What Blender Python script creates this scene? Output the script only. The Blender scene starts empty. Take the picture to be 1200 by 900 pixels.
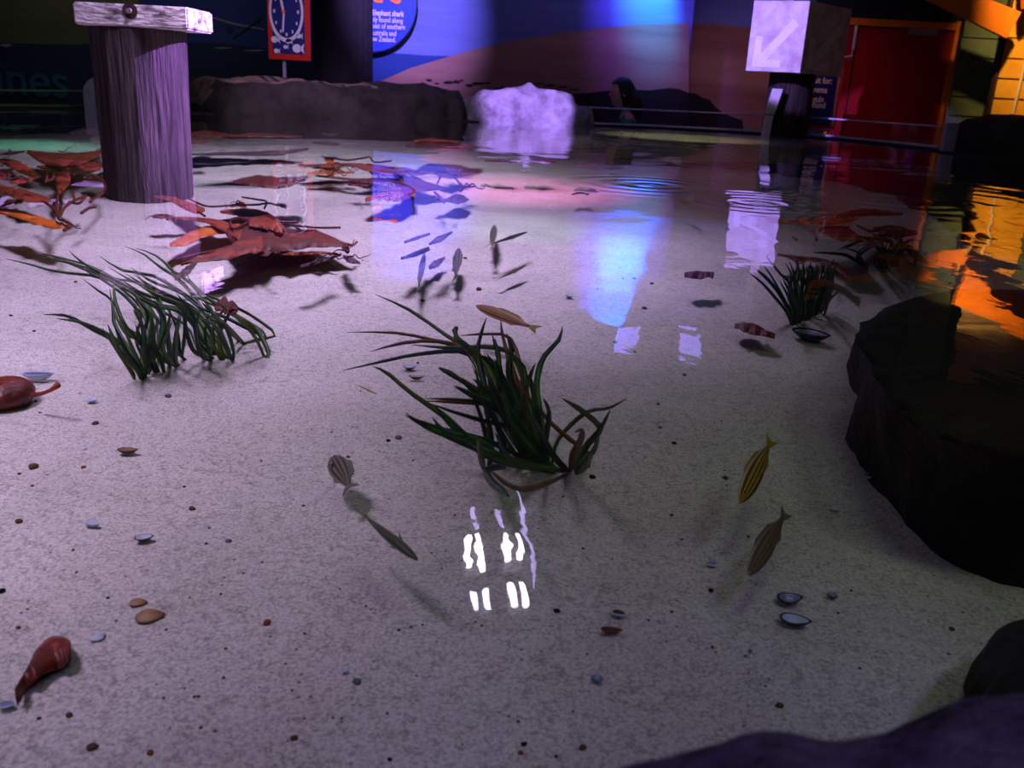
import bpy, bmesh, math, random
from mathutils import Vector, Matrix, noise
random.seed(7)
SC = bpy.context.scene
COL = SC.collection
# ------------------------------------------------------------------ camera
F = 1060.; HY = 100.; ROLL = math.radians(3.0); CZ = .32
PIT = math.atan((450 - HY) * math.cos(ROLL) / F)
cr, sr = math.cos(ROLL), math.sin(ROLL)
r0 = Vector((1, 0, 0)); u0 = Vector((0, math.sin(PIT), math.cos(PIT))); f0 = Vector((0, math.cos(PIT), -math.sin(PIT)))
RV = cr * r0 + sr * u0
UV_ = -sr * r0 + cr * u0
CAM = Vector((0, 0, CZ))
cd = bpy.data.cameras.new('camera'); co = bpy.data.objects.new('camera', cd); COL.objects.link(co)
m = Matrix((RV, UV_, -f0)).transposed().to_4x4(); m.translation = CAM
co.matrix_world = m
cd.sensor_width = 36; cd.lens = 36 * F / 1200; cd.clip_start = .02
cd.dof.use_dof = True; cd.dof.focus_distance = 1.7; cd.dof.aperture_fstop = cd.lens / 3.2
SC.camera = co

def ray(px, py): return RV * ((px - 600) / F) - UV_ * ((py - 450) / F) + f0
def atz(px, py, z=0.):
    d = ray(px, py); t = (z - CZ) / d.z
    return CAM + d * t
def aty(px, py, Y):
    d = ray(px, py); return CAM + d * (Y / d.y)
def mirz(px, py, H):
    d = ray(px, py); t = -(H + CZ) / d.z
    return Vector((d.x * t, d.y * t, H))
def bedz(x, y):
    t = min(max((y - 1.6) / 2.2, 0), 1); t = t * t * (3 - 2 * t)
    z = -.20 + .035 * t
    z += .006 * math.sin(y * 9 + 1.3 * math.sin(x * 2.1)) * (0.4 + .6 * noise.noise(Vector((x * .8, y * .8, 3))))
    z += .010 * noise.noise(Vector((x * 1.7, y * 1.7, 0))) + .003 * noise.noise(Vector((x * 9, y * 9, 5)))
    return z
def onbed(px, py, up=0.):
    z = -.19
    for _ in range(6):
        p = atz(px, py, z); z = bedz(p.x, p.y) + up
    return atz(px, py, z)

# ------------------------------------------------------------------ materials
def hexc(h):
    h = h.lstrip('#'); c = [int(h[i:i + 2], 16) / 255 for i in (0, 2, 4)]
    return [x / 12.92 if x <= .04045 else ((x + .055) / 1.055) ** 2.4 for x in c]
def mat(name, col, rough=.7, col2=None, scale=8., bump=0., bscale=None, spec=.3, stretch=(1, 1, 1), metal=0., lo=.35, hi=.65, trans=0.):
    M = bpy.data.materials.new(name); M.use_nodes = True
    nt = M.node_tree; N = nt.nodes; L = nt.links; b = N['Principled BSDF']
    c = hexc(col) if isinstance(col, str) else list(col)
    b.inputs['Base Color'].default_value = (*c, 1)
    b.inputs['Roughness'].default_value = rough
    b.inputs['Specular IOR Level'].default_value = spec
    b.inputs['Metallic'].default_value = metal
    tc = N.new('ShaderNodeTexCoord'); mp = N.new('ShaderNodeMapping'); mp.inputs['Scale'].default_value = stretch
    L.new(tc.outputs['Object'], mp.inputs['Vector'])
    nz = N.new('ShaderNodeTexNoise'); nz.inputs['Scale'].default_value = scale; nz.inputs['Detail'].default_value = 6; nz.inputs['Roughness'].default_value = .62
    L.new(mp.outputs[0], nz.inputs['Vector'])
    c2 = hexc(col2) if isinstance(col2, str) else (col2 or [x * .8 for x in c])
    cr_ = N.new('ShaderNodeValToRGB'); cr_.color_ramp.elements[0].position = lo; cr_.color_ramp.elements[1].position = hi
    cr_.color_ramp.elements[0].color = (*c2, 1); cr_.color_ramp.elements[1].color = (*c, 1)
    L.new(nz.outputs['Fac'], cr_.inputs[0]); L.new(cr_.outputs[0], b.inputs['Base Color'])
    if bump:
        n2 = N.new('ShaderNodeTexNoise'); n2.inputs['Scale'].default_value = bscale or scale * 3; n2.inputs['Detail'].default_value = 5
        L.new(mp.outputs[0], n2.inputs['Vector'])
        bp = N.new('ShaderNodeBump'); bp.inputs['Strength'].default_value = bump; bp.inputs['Distance'].default_value = .02
        L.new(n2.outputs['Fac'], bp.inputs['Height']); L.new(bp.outputs[0], b.inputs['Normal'])
    return M
def emis(name, col, s):
    M = bpy.data.materials.new(name); M.use_nodes = True
    b = M.node_tree.nodes['Principled BSDF']; c = hexc(col)
    b.inputs['Base Color'].default_value = (*c, 1); b.inputs['Emission Color'].default_value = (*c, 1); b.inputs['Emission Strength'].default_value = s
    return M

def sand_mat():
    M = bpy.data.materials.new('sand'); M.use_nodes = True
    nt = M.node_tree; N = nt.nodes; L = nt.links; b = N['Principled BSDF']
    b.inputs['Roughness'].default_value = .95; b.inputs['Specular IOR Level'].default_value = .1
    tc = N.new('ShaderNodeTexCoord')
    def nz(s, d=4, r=.6):
        n = N.new('ShaderNodeTexNoise'); n.inputs['Scale'].default_value = s; n.inputs['Detail'].default_value = d; n.inputs['Roughness'].default_value = r
        L.new(tc.outputs['Object'], n.inputs['Vector']); return n
    def ramp(src, a, b_, c0, c1):
        r = N.new('ShaderNodeValToRGB'); r.color_ramp.elements[0].position = a; r.color_ramp.elements[1].position = b_
        r.color_ramp.elements[0].color = (*c0, 1); r.color_ramp.elements[1].color = (*c1, 1)
        L.new(src, r.inputs[0]); return r
    def mul(a, b_, f=1):
        x = N.new('ShaderNodeMix'); x.data_type = 'RGBA'; x.blend_type = 'MULTIPLY'; x.inputs[0].default_value = f
        L.new(a, x.inputs[6]); L.new(b_, x.inputs[7]); return x.outputs[2]
    base = ramp(nz(3.5, 5).outputs['Fac'], .3, .7, (.58, .53, .50), (.76, .71, .68))
    fine = ramp(nz(240, 3, .8).outputs['Fac'], .36, .60, (.62, .58, .56), (1.0, 1.0, 1.0))
    mid = ramp(nz(60, 4, .8).outputs['Fac'], .34, .52, (.72, .69, .67), (1, 1, 1))
    dots = N.new('ShaderNodeTexVoronoi'); dots.inputs['Scale'].default_value = 75; L.new(tc.outputs['Object'], dots.inputs['Vector'])
    dr = ramp(dots.outputs['Distance'], .09, .17, (.28, .17, .13), (1, 1, 1))
    msk = ramp(nz(11, 3).outputs['Fac'], .52, .60, (0, 0, 0), (1, 1, 1))
    x = N.new('ShaderNodeMix'); x.data_type = 'RGBA'
    L.new(msk.outputs[0], x.inputs[0]); x.inputs[6].default_value = (1, 1, 1, 1); L.new(dr.outputs[0], x.inputs[7])
    c = mul(mul(mul(base.outputs[0], fine.outputs[0]), mid.outputs[0]), x.outputs[2])
    L.new(c, b.inputs['Base Color'])
    n2 = nz(90, 6, .75); n3 = nz(14, 3)
    ad = N.new('ShaderNodeMath'); ad.operation = 'MULTIPLY_ADD'; L.new(n3.outputs['Fac'], ad.inputs[0]); ad.inputs[1].default_value = 2.5; L.new(n2.outputs['Fac'], ad.inputs[2])
    bp = N.new('ShaderNodeBump'); bp.inputs['Strength'].default_value = .55; bp.inputs['Distance'].default_value = .006
    L.new(ad.outputs[0], bp.inputs['Height']); L.new(bp.outputs[0], b.inputs['Normal'])
    return M

def clear_mat(name, tint, ior, rough, water=False):
    M = bpy.data.materials.new(name); M.use_nodes = True
    nt = M.node_tree; N = nt.nodes; L = nt.links
    N.remove(N['Principled BSDF']); out = N['Material Output']
    tr = N.new('ShaderNodeBsdfTransparent'); tr.inputs[0].default_value = (*tint, 1)
    gl = N.new('ShaderNodeBsdfGlossy'); gl.inputs['Roughness'].default_value = rough; gl.inputs['Color'].default_value = (1, 1, 1, 1)
    # reflectance by angle, the same seen from above and from below
    geo = N.new('ShaderNodeNewGeometry'); dt = N.new('ShaderNodeVectorMath'); dt.operation = 'DOT_PRODUCT'
    L.new(geo.outputs['Incoming'], dt.inputs[0]); L.new(geo.outputs['Normal'], dt.inputs[1])
    def mth(op, a, b_=None, c=None):
        x = N.new('ShaderNodeMath'); x.operation = op
        for i, v in enumerate((a, b_, c)):
            if v is None: continue
            if isinstance(v, (int, float)): x.inputs[i].default_value = v
            else: L.new(v, x.inputs[i])
        return x.outputs[0]
    r0_ = ((ior - 1) / (ior + 1)) ** 2
    one = mth('SUBTRACT', 1., mth('ABSOLUTE', dt.outputs['Value']))
    fr_out = mth('MULTIPLY_ADD', mth('POWER', mth('MINIMUM', mth('MAXIMUM', one, 0.), 1.), 5.), 1 - r0_, r0_)
    mx = N.new('ShaderNodeMixShader')
    L.new(fr_out, mx.inputs[0]); L.new(tr.outputs[0], mx.inputs[1]); L.new(gl.outputs[0], mx.inputs[2]); L.new(mx.outputs[0], out.inputs[0])
    if water:
        tc = N.new('ShaderNodeTexCoord')
        def nz(s, d, st=(1, 1, 1), dist=0):
            mp = N.new('ShaderNodeMapping'); mp.inputs['Scale'].default_value = st; L.new(tc.outputs['Object'], mp.inputs[0])
            n = N.new('ShaderNodeTexNoise'); n.inputs['Scale'].default_value = s; n.inputs['Detail'].default_value = d; n.inputs['Distortion'].default_value = dist
            L.new(mp.outputs[0], n.inputs['Vector']); return n.outputs['Fac']
        def math_(op, a, b_=None, c=None):
            x = N.new('ShaderNodeMath'); x.operation = op
            for i, v in enumerate((a, b_, c)):
                if v is None: continue
                if isinstance(v, (int, float)): x.inputs[i].default_value = v
                else: L.new(v, x.inputs[i])
            return x.outputs[0]
        # slow swell and finer ripples
        h = math_('MULTIPLY', nz(2.2, 2, (1, .6, 1)), .007)
        h = math_('ADD', h, math_('MULTIPLY', nz(9, 3, (1, .7, 1), .6), .00055))
        for (cx, cy, amp, k, rad) in RINGS:
            vm = N.new('ShaderNodeVectorMath'); vm.operation = 'DISTANCE'; L.new(tc.outputs['Object'], vm.inputs[0]); vm.inputs[1].default_value = (cx, cy, 0)
            d = vm.outputs['Value']
            s = math_('SINE', math_('MULTIPLY', d, k))
            env = math_('POWER', math_('MAXIMUM', math_('SUBTRACT', 1., math_('DIVIDE', d, rad)), 0.), 1.5)
            h = math_('ADD', h, math_('MULTIPLY', math_('MULTIPLY', s, env), amp))
        bp = N.new('ShaderNodeBump'); bp.inputs['Strength'].default_value = 1.; bp.inputs['Distance'].default_value = 1.
        L.new(h, bp.inputs['Height']); L.new(bp.outputs[0], gl.inputs['Normal']); L.new(bp.outputs[0], dt.inputs[1])
    return M
_r1 = atz(762, 217); _r2 = atz(890, 238); _r3 = atz(1010, 232)
RINGS = [(_r1.x, _r1.y, .0016, 55., .55), (_r2.x, _r2.y, .0011, 70., .45), (_r3.x + .1, _r3.y, .0010, 45., .6)]

M = {}
M['sand'] = sand_mat()
M['water'] = clear_mat('pool_water', (.93, .97, .96), 1.33, .012, True)
M['glass'] = clear_mat('clear_acrylic', (.93, .93, .95), 1.45, .01)
M['rock_dark'] = mat('dark_rock', '#2a2623', .85, '#15130f', 6, .7, 18, .2)
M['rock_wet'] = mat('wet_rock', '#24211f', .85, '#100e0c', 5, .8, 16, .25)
M['rock_grey'] = mat('grey_rock', '#a39ca0', .85, '#6b6468', 6, 1., 20, .2)
M['rock_mid'] = mat('brown_rock', '#4d4542', .9, '#292422', 3, .9, 10, .2)
M['sandtop'] = mat('sandy_crust', '#a08877', .95, '#6f5a4f', 10, .5, 30, .1)
M['pile'] = mat('weathered_pile', '#4c4045', .75, '#171113', 14, .8, 25, .3, (3, 3, .25))
M['pile_dark'] = mat('dark_pile', '#3a3030', .8, '#171213', 12, .6, 25, .2, (3, 3, .25))
M['whitewash'] = mat('whitewashed_timber', '#cfc8cd', .7, '#5d5054', 9, .5, 30, .3, (1, 2, 3), lo=.36, hi=.5)
M['whitebox'] = mat('whitewashed_board', '#dcd3dc', .7, '#bba2ac', 7, .3, 30, .3, lo=.35, hi=.6)
M['arrow'] = mat('pale_arrow_paint', '#f1eaf4', .6, '#e2dae6', 9)
M['rust'] = mat('rust_stain', '#4a2f2b', .8, '#2a1b18', 20)
M['bolt'] = mat('galvanised_bolt', '#a9a3a8', .4, None, 9, metal=.6)
M['kelp'] = mat('kelp', '#a63c0c', .6, '#5e1a08', 14, .3, 60, .5)
M['kelp_or'] = mat('orange_kelp', '#e0761c', .45, '#b34f14', 14, .3, 60, .5)
M['kelp_dk'] = mat('dark_kelp', '#76200a', .6, '#401006', 14, .3, 60, .5)
M['kelp_pp'] = mat('purple_brown_kelp', '#5b4048', .55, '#43303a', 14, .3, 60, .3)
M['kelp_red'] = mat('red_brown_kelp', '#7a2212', .45, '#47180f', 30, .3, 60, .5)
M['grass_a'] = mat('seagrass_green', '#3f6a26', .5, '#1c3c22', 25, spec=.4)
M['grass_b'] = mat('seagrass_dark', '#24472a', .5, '#13271c', 25, spec=.4)
M['grass_c'] = mat('seagrass_brown', '#8a5522', .5, '#54401c', 25, spec=.4)
M['grass_d'] = mat('seagrass_olive', '#627028', .5, '#324a20', 25, spec=.4)
M['navy'] = mat('navy_print', '#1a1f6a', .5, '#171b60', 3)
M['red'] = mat('red_paint', '#c3261c', .5, '#b22018', 3)
M['white'] = mat('white_print', '#e4dfe8', .6, '#d8d2dc', 3)
M['disc'] = mat('blue_disc_print', '#2446c8', .5, '#1f3cc0', 3)
M['discrim'] = mat('dark_blue_rim', '#101a50', .5)
M['orange_l'] = mat('orange_print', '#f0803c', .6, '#e87434', 3)
M['door'] = mat('red_door', '#9c1420', .5, '#8c101c', 2)
M['orange'] = mat('orange_paint', '#ea8018', .6, '#dc7214', 4)
M['metal'] = mat('brushed_metal', '#a59ba4', .4, None, 9, metal=.5)
M['sidegreen'] = mat('green_siding', '#59664c', .7, '#48543e', 4, .2)
M['sideyellow'] = mat('yellow_siding', '#e3a52f', .7, '#d19022', 4, .2)
M['cream'] = mat('cream_plaster', '#d9bd95', .8, '#c9a97f', 3, .2)
M['navywall'] = mat('dark_teal_wall', '#1c3340', .8, '#172a36', 3)
M['black'] = mat('black_paint', '#0c0c10', .8)
M['ceil'] = mat('dark_ceiling', '#1b1a20', .9)
M['floor'] = mat('dark_carpet', '#241f2a', .95, '#1a1620', 30)
M['acryl'] = mat('lilac_plastic', '#a79bb5', .5, '#857a92', 5)
M['edge'] = mat('frosted_edge', '#cdc6e8', .4)
M['edgeg'] = mat('green_glass_edge', '#5f9a5c', .4)
M['hose'] = mat('pale_plastic', '#d6d8ee', .4)
M['tube'] = emis('fluorescent_tube', '#f4ecff', 26)
M['tubed'] = emis('tube_and_pipe_glow', '#c9b0ff', 9)
M['panel'] = emis('violet_panel', '#9a86ff', 1.8)
M['house'] = mat('light_housing', '#3a3a40', .6)
M['skin'] = mat('skin', '#c79684', .6, '#bb8876', 5)
M['hair'] = mat('dark_brown_hair', '#1d1211', .6, '#120b0a', 40, .4, 60, .3, (4, 4, .5))
M['teal'] = mat('teal_shirt', '#1d8a7a', .8, '#177567', 6)
M['collar'] = mat('pale_green_collar', '#a9cfae', .8)
M['trouser'] = mat('dark_trousers', '#20222e', .9)
M['eye'] = mat('eye_dark', '#0b0a0c', .2)
# mural paints
M['p_sky'] = mat('mural_sky', '#6474c4', .7, '#4c5cac', 1.1, stretch=(.25, 1, 3.5))
M['p_sky2'] = mat('mural_upper_left', '#4a4a2e', .8, '#3c3c28', 1.2, stretch=(.3, 1, 2))
M['p_sea'] = mat('mural_sea', '#1d3f9c', .7, '#183588', 1.5, stretch=(.3, 1, 4))
M['p_navy'] = mat('mural_deep_sea', '#0d1c36', .8, '#0a1428', 1.5, stretch=(.3, 1, 4))
M['p_mid'] = mat('mural_evening_sky', '#1d2b5c', .8, '#182350', 1.5, stretch=(.3, 1, 3))
M['p_dune'] = mat('mural_dune', '#9c7878', .75, '#7c565c', .9, stretch=(.3, 1, 3.5))
M['p_rock'] = mat('mural_rocks', '#1c1a26', .8, '#12111a', 6)
M['p_streak'] = mat('mural_streak', '#6f6d74', .8)
M['p_letter'] = mat('mural_letters', '#1c4450', .8)
M['shell_d'] = mat('mussel_outer', '#20202c', .35, '#101018', 20, spec=.5)
M['shell_i'] = mat('mussel_inner', '#8f93b4', .3, '#6d7196', 20, spec=.5)
M['shell_w'] = mat('white_shell', '#c9cfe0', .5, '#a6acc4', 20)
M['shell_t'] = mat('tan_shell', '#b28d6c', .5, '#7d5636', 30)
M['peb_b'] = mat('brown_pebble', '#6b4632', .8, '#432a20', 30)
M['peb_g'] = mat('grey_pebble', '#6a6a78', .8, '#4a4a58', 30)
M['peb_r'] = mat('rust_pebble', '#8a4526', .8, '#55270f', 30)

def fish_mat(name, a, b, n):
    X = bpy.data.materials.new(name); X.use_nodes = True
    nt = X.node_tree; N = nt.nodes; L = nt.links; p = N['Principled BSDF']; p.inputs['Roughness'].default_value = .4
    tc = N.new('ShaderNodeTexCoord'); sp = N.new('ShaderNodeSeparateXYZ'); L.new(tc.outputs['Object'], sp.inputs[0])
    at = N.new('ShaderNodeMath'); at.operation = 'ARCTAN2'; L.new(sp.outputs['Y'], at.inputs[0]); L.new(sp.outputs['Z'], at.inputs[1])
    ml = N.new('ShaderNodeMath'); ml.operation = 'MULTIPLY'; ml.inputs[1].default_value = n; L.new(at.outputs[0], ml.inputs[0])
    s = N.new('ShaderNodeMath'); s.operation = 'SINE'; L.new(ml.outputs[0], s.inputs[0])
    r = N.new('ShaderNodeValToRGB'); r.color_ramp.elements[0].position = .35; r.color_ramp.elements[1].position = .6
    r.color_ramp.elements[0].color = (*hexc(a), 1); r.color_ramp.elements[1].color = (*hexc(b), 1)
    mm = N.new('ShaderNodeMath'); mm.operation = 'MULTIPLY_ADD'; mm.inputs[1].default_value = .5; mm.inputs[2].default_value = .5
    L.new(s.outputs[0], mm.inputs[0]); L.new(mm.outputs[0], r.inputs[0]); L.new(r.outputs[0], p.inputs['Base Color'])
    return X
M['fish_y'] = fish_mat('striped_yellow_fish', '#4a3a1c', '#b08a2e', 9)
M['fish_o'] = fish_mat('striped_tan_fish', '#6e4a30', '#b98a4e', 9)
M['fish_g'] = fish_mat('striped_grey_fish', '#3b3430', '#77705e', 9)
M['fish_d'] = fish_mat('dark_green_fish', '#2c3324', '#565a3a', 9)
M['fish_b'] = fish_mat('dull_brown_fish', '#54432f', '#6f6046', 9)
M['fish_r'] = mat('dark_red_fish', '#5a2018', .5, '#3a1512', 40)
M['fin_y'] = mat('yellow_fin', '#b5941f', .5, '#8f7418', 30)
M['fin_t'] = mat('tan_fin', '#b3924c', .5, '#8f7440', 30)
M['fin_g'] = mat('grey_fin', '#7f7a70', .5, '#5f5a52', 30)

# ------------------------------------------------------------------ object helpers
def tag(o, label=None, cat=None, group=None, kind=None):
    if label: o['label'] = label
    if cat: o['category'] = cat
    if group: o['group'] = group
    if kind: o['kind'] = kind
    return o
def mesh(name, vs, fs, mats, parent=None, smooth=False, mi=None):
    me = bpy.data.meshes.new(name)
    org = Vector((0, 0, 0))
    if parent is not None: org = parent.matrix_world.translation if parent.get('_org') is None else Vector(parent['_org'])
    me.from_pydata([tuple(Vector(v)) for v in vs], [], fs); me.validate(); me.update()
    if not isinstance(mats, (list, tuple)): mats = [mats]
    for x in mats: me.materials.append(x)
    if mi: me.polygons.foreach_set('material_index', mi[:len(me.polygons)])
    if smooth: me.polygons.foreach_set('use_smooth', [True] * len(me.polygons))
    bm = bmesh.new(); bm.from_mesh(me); bmesh.ops.recalc_face_normals(bm, faces=bm.faces); bm.to_mesh(me); bm.free()
    o = bpy.data.objects.new(name, me); COL.objects.link(o)
    if parent is not None:
        o.parent = parent
        o.matrix_parent_inverse = parent_inv(parent)
    return o
def parent_inv(p):
    mm = Matrix.Identity(4)
    chain = []
    q = p
    while q is not None: chain.append(q); q = q.parent
    W = Matrix.Identity(4)
    for q in reversed(chain): W = W @ q.matrix_parent_inverse @ q.matrix_basis if q.parent else q.matrix_basis.copy()
    return W.inverted()
def empty(name, loc, label, cat, group=None):
    o = bpy.data.objects.new(name, None); COL.objects.link(o); o.location = loc; o.empty_display_size = .05
    return tag(o, label, cat, group)
def recenter(o, at=None):
    """move a mesh's own origin to its base"""
    vs = [v.co for v in o.data.vertices]
    c = Vector(at) if at is not None else Vector((sum(v.x for v in vs) / len(vs), sum(v.y for v in vs) / len(vs), min(v.z for v in vs)))
    o.data.transform(Matrix.Translation(-c)); o.location = o.location + c
    return o
def box_data(c, s, rz=0, bev=0.):
    bm = bmesh.new(); bmesh.ops.create_cube(bm, size=1)
    for v in bm.verts: v.co = Vector((v.co.x * s[0], v.co.y * s[1], v.co.z * s[2]))
    if bev: bmesh.ops.bevel(bm, geom=bm.edges[:], offset=bev, segments=2, affect='EDGES')
    T = Matrix.Translation(c) @ Matrix.Rotation(rz, 4, 'Z')
    bm.transform(T)
    bm.verts.index_update()
    vs = [v.co.copy() for v in bm.verts]; fs = [[v.index for v in f.verts] for f in bm.faces]; bm.free()
    return vs, fs
class MB:
    def __init__(s): s.v = []; s.f = []; s.mi = []
    def add(s, d, k=0):
        n = len(s.v); s.v += list(d[0]); s.f += [[i + n for i in f] for f in d[1]]; s.mi += [k] * len(d[1]); return s
    def box(s, c, sz, rz=0, bev=0., k=0): return s.add(box_data(Vector(c), sz, rz, bev), k)
    def tube(s, pts, rad, n=8, k=0): return s.add(tube_data(pts, rad, n), k)
    def build(s, name, mats, parent=None, smooth=False): return mesh(name, s.v, s.f, mats, parent, smooth, s.mi)
def tube_data(pts, rad, n=8):
    pts = [Vector(p) for p in pts]
    if not isinstance(rad, (list, tuple)): rad = [rad] * len(pts)
    vs, fs = [], []
    up = Vector((0, 0, 1))
    for i, p in enumerate(pts):
        t = (pts[min(i + 1, len(pts) - 1)] - pts[max(i - 1, 0)]).normalized()
        a = t.cross(up)
        if a.length < .1: a = t.cross(Vector((1, 0, 0)))
        a.normalize(); b = a.cross(t)
        for j in range(n):
            w = 2 * math.pi * j / n
            vs.append(p + (a * math.cos(w) + b * math.sin(w)) * rad[i])
    for i in range(len(pts) - 1):
        for j in range(n):
            fs.append([i * n + j, i * n + (j + 1) % n, (i + 1) * n + (j + 1) % n, (i + 1) * n + j])
    fs.append(list(range(n))[::-1]); fs.append([(len(pts) - 1) * n + j for j in range(n)])
    return vs, fs
def poly_slab(pts, d):
    """closed polygon of 3-D points extruded by vector d"""
    n = len(pts); vs = [Vector(p) for p in pts] + [Vector(p) + d for p in pts]
    fs = [list(range(n)), list(range(n, 2 * n))[::-1]] + [[i, (i + 1) % n, n + (i + 1) % n, n + i] for i in range(n)]
    return vs, fs
def spline(pts, n):
    """Catmull-Rom through tuples"""
    P = [Vector(p) for p in pts]
    if len(P) == 2: return [P[0].lerp(P[1], i / n) for i in range(n + 1)]
    Q = [2 * P[0] - P[1]] + P + [2 * P[-1] - P[-2]]
    out = []
    for i in range(n + 1):
        u = i / n * (len(P) - 1); k = min(int(u), len(P) - 2); t = u - k
        a, b, c, d = Q[k:k + 4]
        out.append(.5 * ((2 * b) + (c - a) * t + (2 * a - 5 * b + 4 * c - d) * t * t + (3 * b - a - 3 * c + d) * t ** 3))
    return out
def text_obj(name, s, size, m, loc, parent, rot=(math.pi / 2, 0, 0), ext=.003, align='LEFT', bold=0., sx=1.):
    c = bpy.data.curves.new(name, 'FONT'); c.body = s; c.size = size; c.extrude = ext; c.align_x = align; c.offset = bold
    t = bpy.data.objects.new(name, c); COL.objects.link(t)
    bpy.context.view_layer.update()
    me = bpy.data.meshes.new_from_object(t.evaluated_get(bpy.context.evaluated_depsgraph_get()))
    bpy.data.objects.remove(t)
    me.transform(Matrix.Translation(loc) @ Matrix.Rotation(rot[2], 4, 'Z') @ Matrix.Rotation(rot[0], 4, 'X') @ Matrix.Scale(sx, 4, (1, 0, 0)))
    me.materials.clear(); me.materials.append(m)
    o = bpy.data.objects.new(name, me); COL.objects.link(o)
    if parent is not None: o.parent = parent; o.matrix_parent_inverse = parent_inv(parent)
    return o

# ------------------------------------------------------------------ pool shell
BACK = [(-40, 128), (50, 128), (150, 130), (240, 134), (330, 136), (430, 139), (520, 142), (600, 145), (680, 147), (760, 150), (840, 154), (920, 159), (1000, 166), (1080, 175), (1150, 186), (1240, 194)]
back = [atz(*p) for p in BACK]
L0 = Vector((-5.0, 4.5, 0)); R0 = Vector((3.6, 4.6, 0))
outline = [Vector((-3.2, -.5, 0)), Vector((-4.6, 2.0, 0)), L0] + back + [R0, Vector((3.6, 2.0, 0)), Vector((2.4, -.5, 0))]
def flat(name, pts, z, m, kind='structure'):
    return tag(mesh(name, [(p.x, p.y, z) for p in pts], [list(range(len(pts)))], m), kind=kind)
water = flat('water_surface', outline, 0, M['water'])
# sand bed: a fine grid
def grid_mesh(name, x0, x1, y0, y1, nx, ny, zf, m):
    vs = []; fs = []
    for j in range(ny + 1):
        y = y0 + (y1 - y0) * (j / ny) ** 1.7
        for i in range(nx + 1):
            x = x0 + (x1 - x0) * i / nx
            vs.append((x, y, zf(x, y)))
    for j in range(ny):
        for i in range(nx): a = j * (nx + 1) + i; fs.append([a, a + 1, a + nx + 2, a + nx + 1])
    return mesh(name, vs, fs, m, smooth=True)
bed = grid_mesh('floor_sand', -5.2, 3.9, -.6, 9.4, 260, 300, bedz, M['sand'])
tag(bed, kind='structure')
# pool wall all around, dark below the water line
n = len(outline); vs = []; fs = []
cen = Vector((-.5, 3.5, 0))
for p in outline:
    o_ = (p - cen).normalized() * .22
    vs += [(p.x, p.y, -.4), (p.x, p.y, .012), (p.x + o_.x, p.y + o_.y, .012), (p.x + o_.x, p.y + o_.y, -.72)]
for i in range(n):
    a = i * 4; b = ((i + 1) % n) * 4
    for k in range(3): fs.append([a + k, b + k, b + k + 1, a + k + 1])
M['poolrim'] = mat('pool_rim', '#2b2730', .8, '#1b1820', 5, .4)
tag(mesh('pool_rim', vs, fs, M['poolrim']), kind='structure')
# room shell
tag(mesh('floor', [(-9, -4, -.72), (9, -4, -.72), (9, 12, -.72), (-9, 12, -.72)], [[0, 1, 2, 3]], M['floor']), kind='structure')
tag(mesh('ceiling', [(-9, -4, 2.6), (9, -4, 2.6), (9, 12, 2.6), (-9, 12, 2.6)], [[0, 1, 2, 3]], M['ceil']), kind='structure')
for nm, q in dict(wall_left=[(-9, -4), (-9, 12)], wall_right=[(9, -4), (9, 12)], wall_front=[(-9, -4), (9, -4)]).items():
    (a, b), (c, d) = q
    tag(mesh(nm, [(a, b, -.72), (c, d, -.72), (c, d, 2.6), (a, b, 2.6)], [[0, 1, 2, 3]], M['ceil']), kind='structure')

# ------------------------------------------------------------------ mural wall
YW = 10.
def W(px, py, off=0., Y=YW): return aty(px, py, Y - off)
mb = MB()
c808 = W(808, 60).x
XL = -9
mb.add(([(XL, YW, -.72), (c808, YW, -.72), (c808, YW, 2.6), (XL, YW, 2.6)], [[0, 1, 2, 3]]), 0)
mb.add(([(c808, YW, -.72), (c808, YW + .5, -.72), (c808, YW + .5, 2.6), (c808, YW, 2.6)], [[0, 1, 2, 3]]), 0)
xr_ = W(1120, 60).x
mb.add(([(c808, YW + .5, -.72), (9, YW + .5, -.72), (9, YW + .5, 2.6), (c808, YW + .5, 2.6)], [[0, 1, 2, 3]]), 0)
def paint(pts, k, off, Y=YW):
    P = [W(*p, off, Y) for p in pts]
    for p in P: p.z = min(max(p.z, -.72), 2.6)
    mb.add((P, [list(range(len(pts)))]), k)
DT = [(440, 98), (460, 89), (480, 80), (520, 68), (560, 57), (600, 48), (650, 40), (700, 33), (750, 29), (790, 27.5)]
# left stretch of mural
paint([(-300, 60), (-300, -500), (113, -500), (170, 55)], 1, .004)
paint([(170, 60), (113, -500), (432, -500), (432, 60)], 4, .004)
paint([(-300, 48), (0, 50), (60, 52), (250, 50), (330, 58), (432, 60), (432, 200), (-300, 200)], 3, .008)
paint([(432, 61), (470, 63), (500, 65), (640, 69), (640, 200), (432, 200)], 2, .008)
dl = [(432, 200), (434, 101)] + DT + [(807.5, 27.3), (807.5, 200)]
paint(dl, 5, .012)
paint([(808.5, 200), (808.5, 27.2), (840, 28), (880, 33), (920, 41), (960, 50), (1000, 60), (1010, 200)], 5, .012, YW + .5)
paint([(630, 200), (636, 111), (650, 113), (662, 117), (672, 110), (690, 109), (705, 107), (720, 106), (745, 105), (760, 106), (775, 104), (785, 103), (795, 104), (807.5, 109), (807.5, 200)], 6, .016)
paint([(808.5, 200), (808.5, 109), (815, 109), (822, 114), (832, 117), (838, 125), (850, 134), (870, 141), (880, 200)], 6, .016, YW + .5)
rnd = random.Random(3)
def splat(cx, cy, w, h, k, off=.017, Y=YW):
    n = 9; paint([(cx + w * math.cos(6.283 * i / n) * rnd.uniform(.6, 1.1), cy + h * math.sin(6.283 * i / n) * rnd.uniform(.5, 1.1)) for i in range(n)], k, off, Y)
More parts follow.
